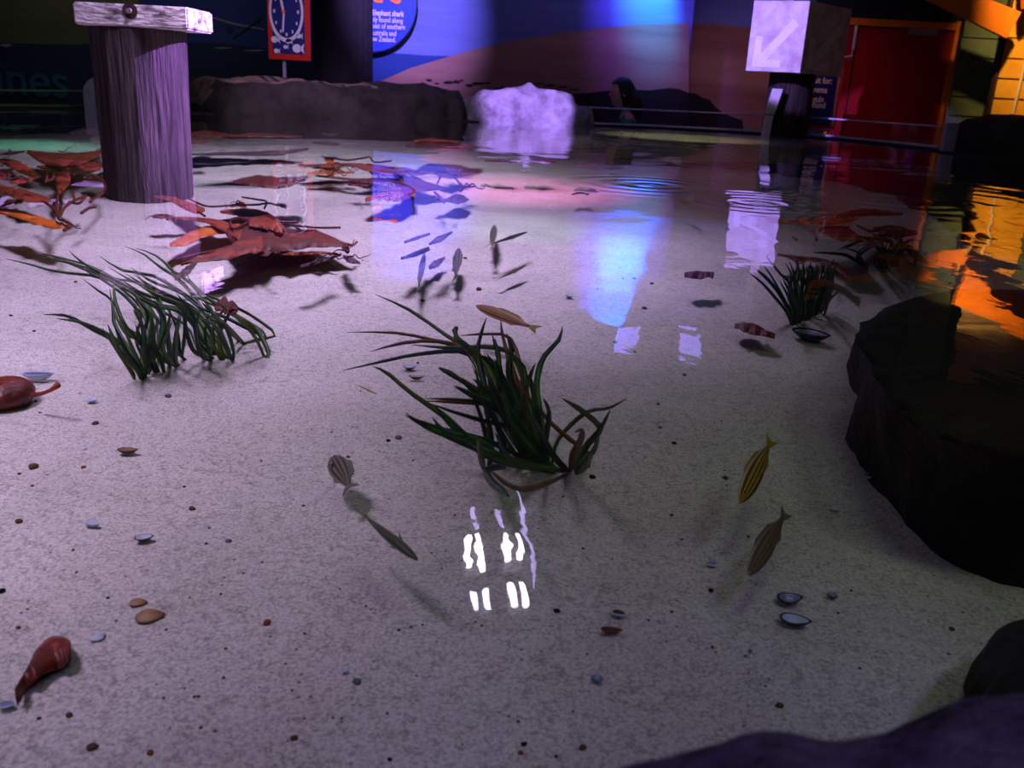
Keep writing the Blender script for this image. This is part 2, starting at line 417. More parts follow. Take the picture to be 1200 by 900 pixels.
for cx, cy, w, h in [(503, 94, 4, 2), (512, 98, 3, 1), (525, 97, 7, 2), (535, 96, 5, 2), (541, 94, 3, 1.5), (550, 100, 6, 2), (560, 98, 9, 2.5), (571, 97, 6, 1.5), (585, 104, 6, 1.5), (589, 101, 2, 1), (598, 102, 2, 1), (632, 98, 7, 1), (645, 100, 9, 1.2), (660, 102, 10, 1.2), (673, 105, 8, 1.2), (495, 97, 2, 1)]:
    splat(cx, cy, w, h, 6)
for cx, cy, w, h in [(262, 56, 11, 1), (300, 59, 14, 1.2), (7, 53, 9, 2.5)]: splat(cx, cy, w, h, 7, .014)
splat(268, 35, 5, 5, 6, .014)
paint([(245, 20), (247, 19), (275, 27), (310, 34), (310, 35.5), (274, 29)], 7, .014)
paint([(272, 44), (290, 32), (306, 19), (308, 21), (291, 34), (273, 46)], 6, .014)
mb.build('wall_back', [M['p_sky'], M['p_sky2'], M['p_sea'], M['p_navy'], M['p_mid'], M['p_dune'], M['p_rock'], M['p_streak']])
tag(bpy.data.objects['wall_back'], kind='structure')
o = bpy.data.objects['wall_back']
p = W(-26, 109, .03)
t = text_obj('wall_lettering', 'sines', .50, M['p_letter'], (p.x, p.y, p.z), o, bold=.004)
t['kind'] = 'structure'

# ------------------------------------------------------------------ lilac rounded post and glass barriers
def arch_prism(cx, y, w, z0, z1, d):
    pts = [(cx - w / 2, y, z0)] + [(cx - w / 2 * math.cos(math.pi * i / 12), y, z1 - w / 2 + w / 2 * math.sin(math.pi * i / 12)) for i in range(13)] + [(cx + w / 2, y, z0)]
    return poly_slab(pts, Vector((0, d, 0)))
pb = atz(118, 152); Yb = pb.y + 1.9
q0 = aty(101, 150, Yb); q1 = aty(136, 91, Yb)
e = empty('safety_bollard', ((q0.x + q1.x) / 2, Yb, -.72), 'round-topped lilac plastic bollard standing behind the whitewash-capped timber pile', 'bollard')
mesh('body', *arch_prism((q0.x + q1.x) / 2, Yb, q1.x - q0.x, -.72, q1.z, .12), M['acryl'], e)
s_ = aty(119, 130, Yb)
MB().box((s_.x, Yb - .008, (s_.z - .03)), (.05, .014, .36), bev=.004).build('pale_strip', M['hose'], e)
def glass_run(pxs, tops, bots, label, offY=.12):
    """panes between successive posts; px list with the image heights of the upper edge"""
    P = []
    for px, tp, bt in zip(pxs, tops, bots):
        b = atz(px, bt); b = b + Vector((0, offY, 0)); tt = aty(px, tp, b.y); P.append((Vector((b.x, b.y, .012)), Vector((b.x, b.y, tt.z))))
    e = empty('glass_barrier', P[0][0], label, 'glass barrier')
    for (b0, t0), (b1, t1) in zip(P, P[1:]):
        mesh('pane', *poly_slab([b0, b1, t1, t0], Vector((0, .012, 0))), M['glass'], e)
    up = Vector((0, 0, .006))
    MB().tube([t + up for _, t in P], .0075, 6).build('top_edge', M['edge'] if pxs[0] > 300 else M['edgeg'], e)
    MB().tube([b + up for b, _ in P], .012, 6).build('bottom_channel', M['edge'] if pxs[0] > 300 else M['edgeg'], e)
    return e
glass_run([-40, 20, 60, 100], [106, 106.5, 107, 107.5], [127, 127.5, 128, 128], 'low clear barrier with green edges left of the lilac bollard, below the wall lettering')
glass_run([676, 760, 860, 960, 1030, 1106], [126, 129.5, 134, 139, 144, 149], [147, 150, 155, 161, 168, 176], 'long clear barrier with lilac top edge behind the pool, in front of the red door')

# ------------------------------------------------------------------ rocks
def rock_loft(name, path, hw, z0, tops, m, label, seed=0, n=28, ring=18, amp=.03, mi_top=None, parent=None, ex=.55):
    """path: list of (x,y) ; hw: half depth list ; tops: list of heights"""
    P = [Vector((x, y, 0)) for x, y in path]
    A = spline(P, n); H = [v.x for v in spline([Vector((h, 0, 0)) for h in tops], n)]; D = [v.x for v in spline([Vector((h, 0, 0)) for h in hw], n)]
    vs, fs, mi = [], [], []
    for i, p in enumerate(A):
        t = (A[min(i + 1, n)] - A[max(i - 1, 0)]).normalized(); nr = Vector((-t.y, t.x, 0))
        e_ = min(1., .35 + min(i, n - i) / 2.2)
        for j in range(ring):
            a = 2 * math.pi * j / ring
            c, s = math.cos(a), math.sin(a)
            u = math.copysign(abs(c) ** ex, c); w = math.copysign(abs(s) ** ex, s)
            q = p + nr * (D[i] * u * e_)
            zc = (H[i] + z0) / 2; hh = (H[i] - z0) / 2
            z = zc + hh * w * (e_ if e_ > .8 else .85 * e_ + .1)
            v = Vector((q.x, q.y, z))
            nn = Vector((v.x * 3.1 + seed, v.y * 3.1, v.z * 5))
            v += (nr * u + Vector((0, 0, w))) * (amp * (noise.noise(nn) + .5 * noise.noise(nn * 2.6) + .3 * noise.noise(nn * 6)))
            vs.append(v)
    for i in range(n):
        for j in range(ring):
            fs.append([i * ring + j, i * ring + (j + 1) % ring, (i + 1) * ring + (j + 1) % ring, (i + 1) * ring + j])
            top = mi_top and j in mi_top[0] and mi_top[1] <= i <= mi_top[2] and noise.noise(Vector((i * .7, j * 1.3, seed))) > -.25
            mi.append(1 if top else 0)
    fs.append(list(range(ring))[::-1]); fs.append([n * ring + j for j in range(ring)]); mi += [0, 0]
    o = mesh(name, vs, fs, m, parent, True, mi)
    if parent is None: recenter(o)
    if label: tag(o, label, 'rock')
    return o
def zat(px, py, Y): return aty(px, py, Y).z
def back_rock(pxs, base, top, depth, m, label, seed, **k):
    path, tops = [], []
    for px, by, ty in zip(pxs, base, top):
        b = atz(px, by); path.append((b.x, b.y + depth)); tops.append(zat(px, ty, b.y + depth * .8))
    return rock_loft('rock', path, [depth * .95] * len(path), -.3, tops, m, label, seed, **k)
back_rock([205, 260, 320, 380, 440, 495, 540], [134, 135, 136.5, 138, 140, 141, 143], [91, 91.5, 93, 96, 98, 101, 107], .45, [M['rock_mid'], M['sandtop']],
          'long low brown rock with a sandy crust running behind the pool, under the clock board', 2, n=60, ring=24, amp=.05, mi_top=((3, 4, 5, 6, 7), 0, 36))
back_rock([566, 584, 610, 635, 652, 662], [143, 145, 146, 147, 147, 147], [113, 106, 102, 105, 113, 124], .38, [M['rock_grey']],
          'violet-lit grey rock at the end of the long brown rock, beside the clear barrier', 9, n=40, ring=28, amp=.085, ex=.85)
back_rock([1188, 1205, 1230, 1275, 1330], [178, 184, 189, 193, 196], [146, 139, 138, 138, 138], .4, [M['rock_dark']],
          'dark rock beside the yellow siding, at the far corner of the pool', 5, n=30, ring=20, amp=.035)
# dark sheet over the far sand, standing in for reflection and unlit bed
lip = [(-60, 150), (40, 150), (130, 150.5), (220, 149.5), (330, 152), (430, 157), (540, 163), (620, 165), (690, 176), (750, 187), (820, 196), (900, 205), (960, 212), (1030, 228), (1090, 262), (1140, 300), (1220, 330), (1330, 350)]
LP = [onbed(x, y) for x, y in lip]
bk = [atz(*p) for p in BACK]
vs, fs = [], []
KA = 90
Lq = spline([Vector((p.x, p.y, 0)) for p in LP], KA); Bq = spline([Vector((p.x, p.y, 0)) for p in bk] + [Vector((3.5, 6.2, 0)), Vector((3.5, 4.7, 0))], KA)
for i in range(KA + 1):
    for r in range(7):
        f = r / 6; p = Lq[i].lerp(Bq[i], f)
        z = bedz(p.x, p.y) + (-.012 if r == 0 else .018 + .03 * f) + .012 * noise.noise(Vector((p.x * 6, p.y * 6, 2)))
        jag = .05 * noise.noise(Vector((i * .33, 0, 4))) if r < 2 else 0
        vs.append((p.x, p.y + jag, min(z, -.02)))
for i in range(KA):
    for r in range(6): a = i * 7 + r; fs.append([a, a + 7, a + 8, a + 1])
o = mesh('shade_apron', vs, fs, M['rock_wet'], None, True); tag(o, kind='structure')
# pale shelf just under the water at the far side
sh = [(560, 152), (640, 158), (740, 163), (850, 168), (940, 172), (985, 172.5)]
shb = [(985, 168), (940, 163), (850, 157.5), (760, 153), (680, 150), (600, 148), (560, 147)]
M['shelf'] = mat('pale_sand_shelf', '#d8cfa8', .9, '#bcae8c', 5, .4)
o = mesh('sand_shelf', *poly_slab([atz(x, y, -.008) for x, y in sh + shb], Vector((0, 0, -.2))), M['shelf'])
recenter(o); tag(o, 'pale sandy ledge just below the water in front of the long clear barrier', 'ledge')
# big submerged rock on the right
def outline_rock(name, base_px, zb, top_px, zt, m, label, seed, amp=.012, rows=9):
    B = [atz(x, y, zb) for x, y in base_px]; T = [atz(x, y, zt) for x, y in top_px]
    k = len(B) * 5
    def close(P): 
        Q = P + [P[0]]; return spline(Q, k)[:-1]
    B, T = close(B), close(T)
    vs, fs = [], []
    for r in range(rows + 1):
        f = r / rows; g = f ** 1.6
        for i in range(k):
            p = B[i].lerp(T[i], g); p.z = zb - .03 + (zt - zb + .03) * math.sin(f * math.pi / 2)
            nn = p * 7 + Vector((seed, 0, 0))
            d = (noise.noise(nn) + .5 * noise.noise(nn * 2.3) + .35 * noise.noise(nn * 5.5)) * amp
            c = sum(B, Vector()) / k; o_ = (p - c); o_.z = 0; o_.normalize()
            vs.append(p + o_ * d)
    for r in range(rows):
        for i in range(k): a = r * k; fs.append([a + i, a + (i + 1) % k, a + k + (i + 1) % k, a + k + i])
    # top cap in shrinking rings
    c = sum(T, Vector()) / k
    last = rows * k
    for s, dz in ((.8, .012), (.6, .015), (.35, .012), (.12, .010)):
        st = len(vs)
        for i in range(k):
            p = c + (T[i] - c) * s; nn = p * 9 + Vector((seed, 2, 0))
            p.z = zt + dz * .4 + noise.noise(nn) * .018 + noise.noise(nn * 3) * .008
            p.z = min(p.z, -.006) if zt < 0 else p.z
            vs.append(p)
        for i in range(k): fs.append([last + i, last + (i + 1) % k, st + (i + 1) % k, st + i])
        last = st
    fs.append([last + i for i in range(k)])
    o = mesh(name, vs, fs, m, None, True); recenter(o)
    return tag(o, label, 'rock')
big = outline_rock('boulder', [(996, 425), (1002, 470), (1000, 520), (1015, 548), (1048, 580), (1080, 615), (1110, 642), (1150, 662), (1200, 678), (1300, 690), (1420, 600), (1400, 420), (1150, 395), (1040, 400)], -.19,
             [(1003, 392), (1015, 420), (1030, 450), (1050, 480), (1080, 505), (1110, 520), (1150, 530), (1200, 540), (1300, 540), (1400, 480), (1380, 360), (1150, 340), (1105, 345), (1045, 371)], -.03,
             M['rock_wet'], 'large dark boulder under the water with a pale cracked top edge', 4, .02, 12)
outline_rock('boulder', [(1128, 830), (1140, 790), (1165, 765), (1210, 750), (1300, 740), (1400, 800), (1350, 900), (1200, 900)], -.19,
             [(1145, 830), (1155, 805), (1175, 785), (1215, 775), (1300, 770), (1380, 800), (1330, 870), (1200, 870)], -.08,
             M['rock_wet'], 'small dark brown boulder under the water beside the blurred violet rim rock', 11, .012, 8)
# blurred violet rock in the foreground, above water
fp = [(690, 940), (740, 917), (790, 908), (835, 898), (880, 882), (935, 888), (1000, 878), (1060, 858), (1110, 842), (1160, 834), (1260, 826)]
vs, fs = [], []
K = len(fp) * 4
A = spline([Vector((x, y, 0)) for x, y in fp], K)
rows = 14
for i, a in enumerate(A):
    for r in range(rows + 1):
        f = r / rows
        z = .055 - .0 * f if r else .0
        base = atz(a.x, a.y, .05)
        p = Vector((base.x, base.y - .35 * f - .010, .05 - .02 * f)) if r else Vector((base.x, base.y + .012, -.23))
        nn = p * 14
        if r: p += Vector((0, noise.noise(nn) * .004, noise.noise(nn) * .006 + noise.noise(nn * 3) * .003))
        vs.append(p)
for i in range(K):
    for r in range(rows): a = i * (rows + 1) + r; fs.append([a, a + 1, a + rows + 2, a + rows + 1])
M['rock_near'] = mat('rim_rock', '#6a5f78', .9, '#443a55', 20, .6, 60, .1)
o = mesh('rim_rock', vs, fs, M['rock_near'], None, True)
o.modifiers.new('thick', 'SOLIDIFY').thickness = -.03
recenter(o); tag(o, 'out-of-focus violet rock on the near edge of the pool', 'rock')

# ------------------------------------------------------------------ timber pile with cap
pw = atz(173, 183); pcy = pw.y + .14
rL = aty(123.5, 180, pcy); rR = aty(222, 180, pcy); cx = (rL.x + rR.x) / 2; rad = (rR.x - rL.x) / 2 * .985
zb_ = bedz(cx, pcy) - .03
cz0 = zat(150, 31, pcy - .2); cz1 = zat(150, 4, pcy - .2)
e = empty('timber_pile', (cx, pcy, zb_), 'thick timber pile with a whitewashed square cap, rising from the sand', 'pile')
vs, fs = [], []
NS, NH = 72, 40
for j in range(NH + 1):
    z = zb_ + (cz0 - zb_) * j / NH
    for i in range(NS):
        a = 2 * math.pi * i / NS
        g = noise.noise(Vector((math.cos(a) * 5, math.sin(a) * 5, z * .8))) + .6 * noise.noise(Vector((math.cos(a) * 15, math.sin(a) * 15, z * 2)))
        r = rad * (1 + .045 * g + .035 * (z / max(cz0, .1)))
        vs.append((cx + r * math.cos(a), pcy + r * math.sin(a), z))
for j in range(NH):
    for i in range(NS): fs.append([j * NS + i, j * NS + (i + 1) % NS, (j + 1) * NS + (i + 1) % NS, (j + 1) * NS + i])
fs.append([NH * NS + i for i in range(NS)]); fs.append(list(range(NS))[::-1])
mesh('pile_shaft', vs, fs, M['pile'], e, True)
cl = aty(81, 15, pcy - .2).x; crr = aty(216, 15, pcy - .2).x
cdp = .27
cap = MB().box(((cl + crr) / 2, pcy - .17 + cdp / 2, (cz0 + cz1) / 2), (crr - cl, cdp, cz1 - cz0), bev=.006).build('cap', M['whitewash'], e)
st = aty(148, 12, pcy - .2)
vs2 = [(st.x + .028 * math.cos(i * .524) * (1 + .3 * noise.noise(Vector((i, 0, 0)))), pcy - .1715, st.z + .028 * math.sin(i * .524) * (1 + .3 * noise.noise(Vector((i, 5, 0))))) for i in range(12)]
mesh('rust_stain', *poly_slab(vs2, Vector((0, .001, 0))), M['rust'], cap)
MB().tube([(st.x, pcy - .182, st.z), (st.x, pcy - .168, st.z)], .009, 10).build('bolt', M['bolt'], cap)
sb = Vector((crr, pcy - .06, (cz0 + cz1) / 2))
MB().tube([sb, sb + Vector((.01, 0, 0))], .009, 10).build('bolt', M['bolt'], cap)

# ------------------------------------------------------------------ sign box on dark pile at right
pb = atz(915, 160); by = pb.y + .05
e = empty('sign_post', (pb.x, by, -.3), 'dark timber pile carrying a whitewashed arrow box, in front of the red door', 'signpost')
xa = aty(900, 130, by).x; xb_ = aty(953, 130, by).x; pr = (xb_ - xa) / 2; pcx = (xa + xb_) / 2
zb1 = zat(905, 84, by - .2)
vs, fs = [], []
for j in range(21):
    z = -.3 + (zb1 + .3) * j / 20
    for i in range(40):
        a = 2 * math.pi * i / 40; g = noise.noise(Vector((math.cos(a) * 4, math.sin(a) * 4, z)))
        vs.append((pcx + pr * (1 + .06 * g) * math.cos(a), by + .1 + pr * (1 + .06 * g) * math.sin(a), z))
for j in range(20):
    for i in range(40): fs.append([j * 40 + i, j * 40 + (i + 1) % 40, (j + 1) * 40 + (i + 1) % 40, (j + 1) * 40 + i])
fs += [list(range(40))[::-1], [800 + i for i in range(40)]]
mesh('pile_shaft', vs, fs, M['pile_dark'], e, True)
# box: near corner at px 938, left face lit, right face dark
zt1 = zat(915, 1, by - .2)
cN = aty(938, 81, by - .32); cLf = aty(874, 82, by - .12); cRt = aty(986, 90, by + .22)
cF = Vector((cLf.x + cRt.x - cN.x, cLf.y + cRt.y - cN.y, 0))
zbx = zb1
pts = [Vector((c.x, c.y, zbx)) for c in (cN, cRt, cF, cLf)]
bx = mesh('sign_box', *poly_slab(pts, Vector((0, 0, zt1 - zbx))), M['whitebox'], e)
def on_face(a, b, u, v, off):
    d = (b - a); nrm = Vector((d.y, -d.x, 0)).normalized()
    if nrm.y > 0: nrm = -nrm
    return Vector((a.x, a.y, 0)) + Vector((d.x, d.y, 0)) * u + Vector((0, 0, zbx + (zt1 - zbx) * v)) + nrm * off
for a, b in ((cLf, cN), (cN, cRt)):
    ARW = [(.10, .06), (.62, .06), (.62, .17), (.36, .17), (.86, .66), (.76, .76), (.26, .27), (.24, .27), (.24, .50), (.12, .50)]
    P = [on_face(a, b, u, v, .002) for u, v in ARW]
    mesh('arrow', *poly_slab(P, Vector((0, .0005, 0))), M['arrow'], bx)
MB().box(((cN.x + cLf.x) / 2 + .06, cN.y + .1, zt1 + .35), (.07, .05, .7), bev=.004).build('upper_batten', M['whitebox'], e)
# leaning batten beneath
a0 = aty(912, 104, by - .17); a1 = aty(902, 134, by - .17); a2 = aty(897, 158, by - .17)
for q0, q1, w in ((a0, a1 , .085), (a1 + Vector((0, 0, -.01)), Vector((a2.x, a2.y, -.05)), .07)):
    hw = Vector((w / 2, 0, 0))
    mesh('batten', *poly_slab([q0 - hw, q0 + hw, q1 + hw, q1 - hw], Vector((0, .03, 0))), M['whitebox'], e)

# lilac short post at right, by dark rock
q0 = atz(1115, 180); ya = q0.y + .12; A0 = aty(1108, 150, ya); A1 = aty(1122, 150, ya)
o = MB().box(((A0.x + A1.x) / 2, ya, A0.z / 2 - .02), (A1.x - A0.x, .08, A0.z + .12), bev=.012).build('barrier_post', M['acryl'])
recenter(o); tag(o, 'short lilac end post of the clear barrier, against the dark far rock', 'post')

# ------------------------------------------------------------------ pillar, clock board, disc sign
Yp = 9.5
pa = aty(366, 50, Yp).x; pc = aty(432, 50, Yp).x
vs, fs = [], []
R_ = (pc - pa) / 2
for i in range(96):
    a = 2 * math.pi * i / 96; r = R_ * (1 - .03 * abs(math.sin(a * 12)))
    for z in (-.72, 2.6): vs.append(((pa + pc) / 2 + r * math.cos(a), Yp + .25 + r * math.sin(a) * .7, z))
for i in range(96): fs.append([2 * i, 2 * ((i + 1) % 96), 2 * ((i + 1) % 96) + 1, 2 * i + 1])
M['drape'] = mat('dark_column', '#2d2a3a', .8, '#221f2c', 6, .4)
o = mesh('column', vs, fs, M['drape'], None, True); tag(o, 'dark ribbed column behind the clock board', 'column')
Yc = 8.3
def C(px, py, off=0.): return aty(px, py, Yc - off)
e = empty('clock_board', C(338, 95), 'upright red-framed clock board with white fish on navy, on a thin post', 'clock')
def rect(p0, p1, off, d, Y=Yc):
    a = aty(p0[0], p0[1], Y); b = aty(p1[0], p1[1], Y)
    return box_data(Vector(((a.x + b.x) / 2, Y - off - d / 2, (a.z + b.z) / 2)), (abs(b.x - a.x), d, abs(a.z - b.z)))
tp = -28
mesh('frame', *rect((313.5, tp), (365, 71.5), 0, .04), M['red'], e)
pn = mesh('face_panel', *rect((319, tp + 6), (359, 64), .04, .006), M['navy'], e)
c0 = C(337, 14); rx = 18 * Yc / F; rz = 30 * Yc / F
def dot(cx, cz, w, h, y, n=20): return poly_slab([(cx + w * math.cos(6.283 * i / n), y, cz + h * math.sin(6.283 * i / n)) for i in range(n)], Vector((0, .003, 0)))
yf = Yc - .05
ring = MB(); nn = 48
for i in range(nn):
    a0_, a1_ = 6.2832 * i / nn, 6.2832 * (i + 1) / nn
    q = [(c0.x + rx * k * math.cos(a), yf, c0.z + rz * k * math.sin(a)) for a, k in ((a0_, .9), (a1_, .9), (a1_, 1.04), (a0_, 1.04))]
    ring.add(poly_slab(q, Vector((0, .003, 0))))
ring.build('clock_ring', M['white'], e)
for k in range(12):
    mk = MB()
    a = 6.2832 * k / 12; x, z = c0.x + rx * .72 * math.sin(a), c0.z + rz * .78 * math.cos(a)
    mk.box((x, yf, z), (.010 if k % 3 else .014, .004, .026)).build('hour_mark', M['white'], e)
def hand(px0, px1, w, nm):
    a = C(*px0); b = C(*px1); d = (b - a); d.y = 0; nrm = Vector((d.z, 0, -d.x)).normalized() * w
    mesh(nm, *poly_slab([Vector((a.x, yf - .004, a.z)) - nrm, Vector((b.x, yf - .004, b.z)) - nrm, Vector((b.x, yf - .004, b.z)) + nrm, Vector((a.x, yf - .004, a.z)) + nrm], Vector((0, .003, 0))), M['white'], e)
hand((334, 14), (331, 0), .009, 'hour_hand'); hand((334.5, 14), (333.3, 38), .007, 'minute_hand')
mesh('hub', *dot(C(334, 14).x, C(334, 14).z, .014, .016, yf - .006), M['orange_l'], e)
for px, py, w in ((323.5, 46.5, 4.6), (339.5, 48.5, 3.6), (351.5, 42.5, 3.4), (336, 55.2, 2.6), (325.5, 59.8, 3.2), (349.5, 57, 6.0)):
    c = C(px, py); k = w * Yc / F
    f = MB(); f.add(dot(c.x, c.z, k * .8, k * .75, yf, 16))
    f.add(poly_slab([(c.x + k * .5, yf, c.z), (c.x + k * 1.35, yf, c.z + k * .9), (c.x + k * 1.15, yf, c.z), (c.x + k * 1.35, yf, c.z - k * .95)], Vector((0, .003, 0))))
    f.build('fish_emblem', M['white'], e)
mesh('post', *rect((331.5, 70), (335.5, 98), -.02, .03), M['acryl'], e)

e = empty('disc_sign', aty(443, 10, 9.93), 'round blue sign about the elephant shark, half behind the dark column', 'sign')
Yd = 9.93
dc = aty(433, 5, Yd); dr = (aty(489, 5, Yd).x - dc.x)
def disc(r, y, d, n=64): return poly_slab([(dc.x + r * math.cos(6.2832 * i / n), y, dc.z + .02 + r * math.sin(6.2832 * i / n)) for i in range(n)], Vector((0, d, 0)))
mesh('backing', *disc(dr * 1.0, Yd, .04), M['discrim'], e)
mesh('face', *disc(dr * .975, Yd - .006, .006), M['disc'], e)
for i, (s, sz, py, x0) in enumerate((('The Elephant shark', .073, 19.5, 413), ('is only found along', .070, 27.2, 410), ('the coast of southern', .070, 34.8, 402), ('Australia and', .070, 42.3, 421), ('New Zealand.', .070, 49.5, 423))):
    pr_ = {0: 473, 1: 472, 2: 475, 3: 464.5, 4: 464}[i]
    a = aty(pr_, py + [0, 0, 0, 0, 0][i], Yd - .012)
    text_obj('lettering', s, sz, M['white'], (a.x, a.y, a.z), e, align='RIGHT', bold=.0012 if i == 0 else .0004, sx=.74)
a = aty(470, 2.5, Yd - .012); text_obj('heading_lettering', 'Clues', .21, M['orange_l'], (a.x, a.y, a.z - .01), e, align='RIGHT', bold=.008)

# ------------------------------------------------------------------ door, house
YD = YW + .42
def D(px, py, off=0.): return aty(px, py, YD - off)
dl0 = D(986, 30).x; dr0 = D(1118, 30).x; dtz = D(1040, 33).z
e = mesh('door_1', *box_data(Vector(((dl0 + dr0) / 2, YD, (dtz - .72) / 2)), (dr0 - dl0, .05, dtz + .72)), M['door']); tag(e, kind='structure')
bz = MB(); 
fw = .075
bz.box((dr0 + fw / 2, YD - .02, (dtz - .72) / 2 + .05), (fw, .09, dtz + .72 + .1)); bz.box((dl0 - fw / 2, YD - .02, (dtz - .72) / 2 + .05), (fw, .09, dtz + .72 + .1))
bz.box(((dl0 + dr0) / 2, YD - .02, dtz + .045), (dr0 - dl0, .09, .07))
tag(bz.build('door_frame', M['orange'], e), kind='structure')
a = D(1081, 37, .05); tag(MB().box((a.x, YD - .05, a.z), (.31, .05, .075), bev=.005).build('door_closer', M['metal'], e), kind='structure')
a = D(1003, 60, .03); MB().box((a.x - .01, YD - .028, dtz / 2 - .36), (.014, .008, dtz + .7)).build('door_joint', M['rock_dark'], e)
# dark plain wall above and beside the door
A = D(958, 0); 
o = mesh('wall_back_service', [(A.x, YD + .03, -.72), (9, YD + .03, -.72), (9, YD + .03, 2.6), (A.x, YD + .03, 2.6)], [[0, 1, 2, 3]], M['navywall']); tag(o, kind='structure')
def siding(name, x0, x1, y, z0, z1, m, pitch=.195, y1=None):
    y1 = y if y1 is None else y1
    b = MB(); z = z0
    while z < z1:
        h = min(pitch, z1 - z)
        P = [Vector((x0, y - .022, z)), Vector((x1, y1 - .022, z)), Vector((x1, y1 - .004, z + h)), Vector((x0, y - .004, z + h))]
        b.add(poly_slab(P, Vector((0, .03, 0)))); z += pitch
    return tag(b.build(name, m), kind='structure')
YS = 10.2
xs0 = aty(1113, 60, YS).x; xs1 = aty(1168, 80, YS).x
siding('wall_siding_green', xs0 + .1, xs1 + .02, YS, -.72, 2.6, M['sidegreen'])
YG = 9.9
xg0 = aty(1168, 90, YG).x
siding('wall_siding_yellow', xg0, xg0 + .62, YG, -.72, 1.42, M['sideyellow'])
xg1 = aty(1190, 90, YG).x
o = MB().tube([(xg1, YG - .05, -.6), (xg1 + .035, YG - .05, .6), (xg1 + .05, YG - .05, 1.4)], .017, 8).build('downpipe', M['cream']); recenter(o)
tag(o, 'thin cream pipe running up the yellow siding', 'pipe')
tag(mesh('trim_1', *box_data(Vector((xg0 - .02, YG - .01, .35)), (.03, .07, 2.14)), M['rust']), kind='structure')
siding('wall_siding_grey', xg0 + .62, 9, YG, -.72, 1.42, M['sidegreen'])
tag(mesh('wall_plaster', [(xs1, YG - .01, 1.42), (9, YG - .01, 1.42), (9, YG - .01, 2.6), (xs1, YG - .01, 2.6)], [[0, 1, 2, 3]], M['cream']), kind='structure')
# sloping orange barge board
YR = 9.55
o = mesh('barge_board', *poly_slab([aty(1010, -60, YR), aty(1197, 14, YR), aty(1180, 45, YR), aty(1010, -38, YR)], Vector((0, .06, 0))), M['orange'])
recenter(o); tag(o, 'sloping orange roof board above the green siding', 'roof board')
o = mesh('barge_board', *poly_slab([aty(1200, 10, YR), aty(1330, -75, YR), aty(1340, -105, YR), aty(1200, -38, YR)], Vector((0, .06, 0))), M['orange'])
recenter(o); tag(o, 'rising orange roof board mirrored in the water beside the yellow siding', 'roof board')

# blue directions panel in red frame next to the sign post
Yq = 9.35
e = empty('directions_panel', aty(955, 165, Yq), 'navy directions panel in a red frame with a metal rail, left of the red door', 'sign')
def Rq(p0, p1, off, d): return rect(p0, p1, off, d, Yq)
mesh('frame', *Rq((930, 76), (977, 152), 0, .03), M['red'], e)
mesh('face_panel', *Rq((930, 80), (971.5, 147), .03, .006), M['navy'], e)
for s, py, px in (('Circuit for:', 98.5, 974.5), ('Cinema', 109.2, 969), ('Penguin', 120, 965), ('Playground', 127, 967)):
    a = aty(px, py, Yq - .04); text_obj('lettering', s, .085, M['white'], (a.x, a.y, a.z), e, align='RIGHT', bold=.0006, sx=.75)
ra = [aty(1004, 30, Yq - .02), aty(1000, 58, Yq - .02), aty(998, 66, Yq - .02), aty(988, 68, Yq - .02), aty(986, 74, Yq - .02), aty(975.5, 148, Yq - .02), aty(974.5, 152, Yq - .02), aty(942, 154, Yq - .02)]
MB().tube(ra, .016, 8).build('rail', M['metal'], e)
mesh('leg', *Rq((950, 153), (953, 230), 0, .03), M['metal'], e)

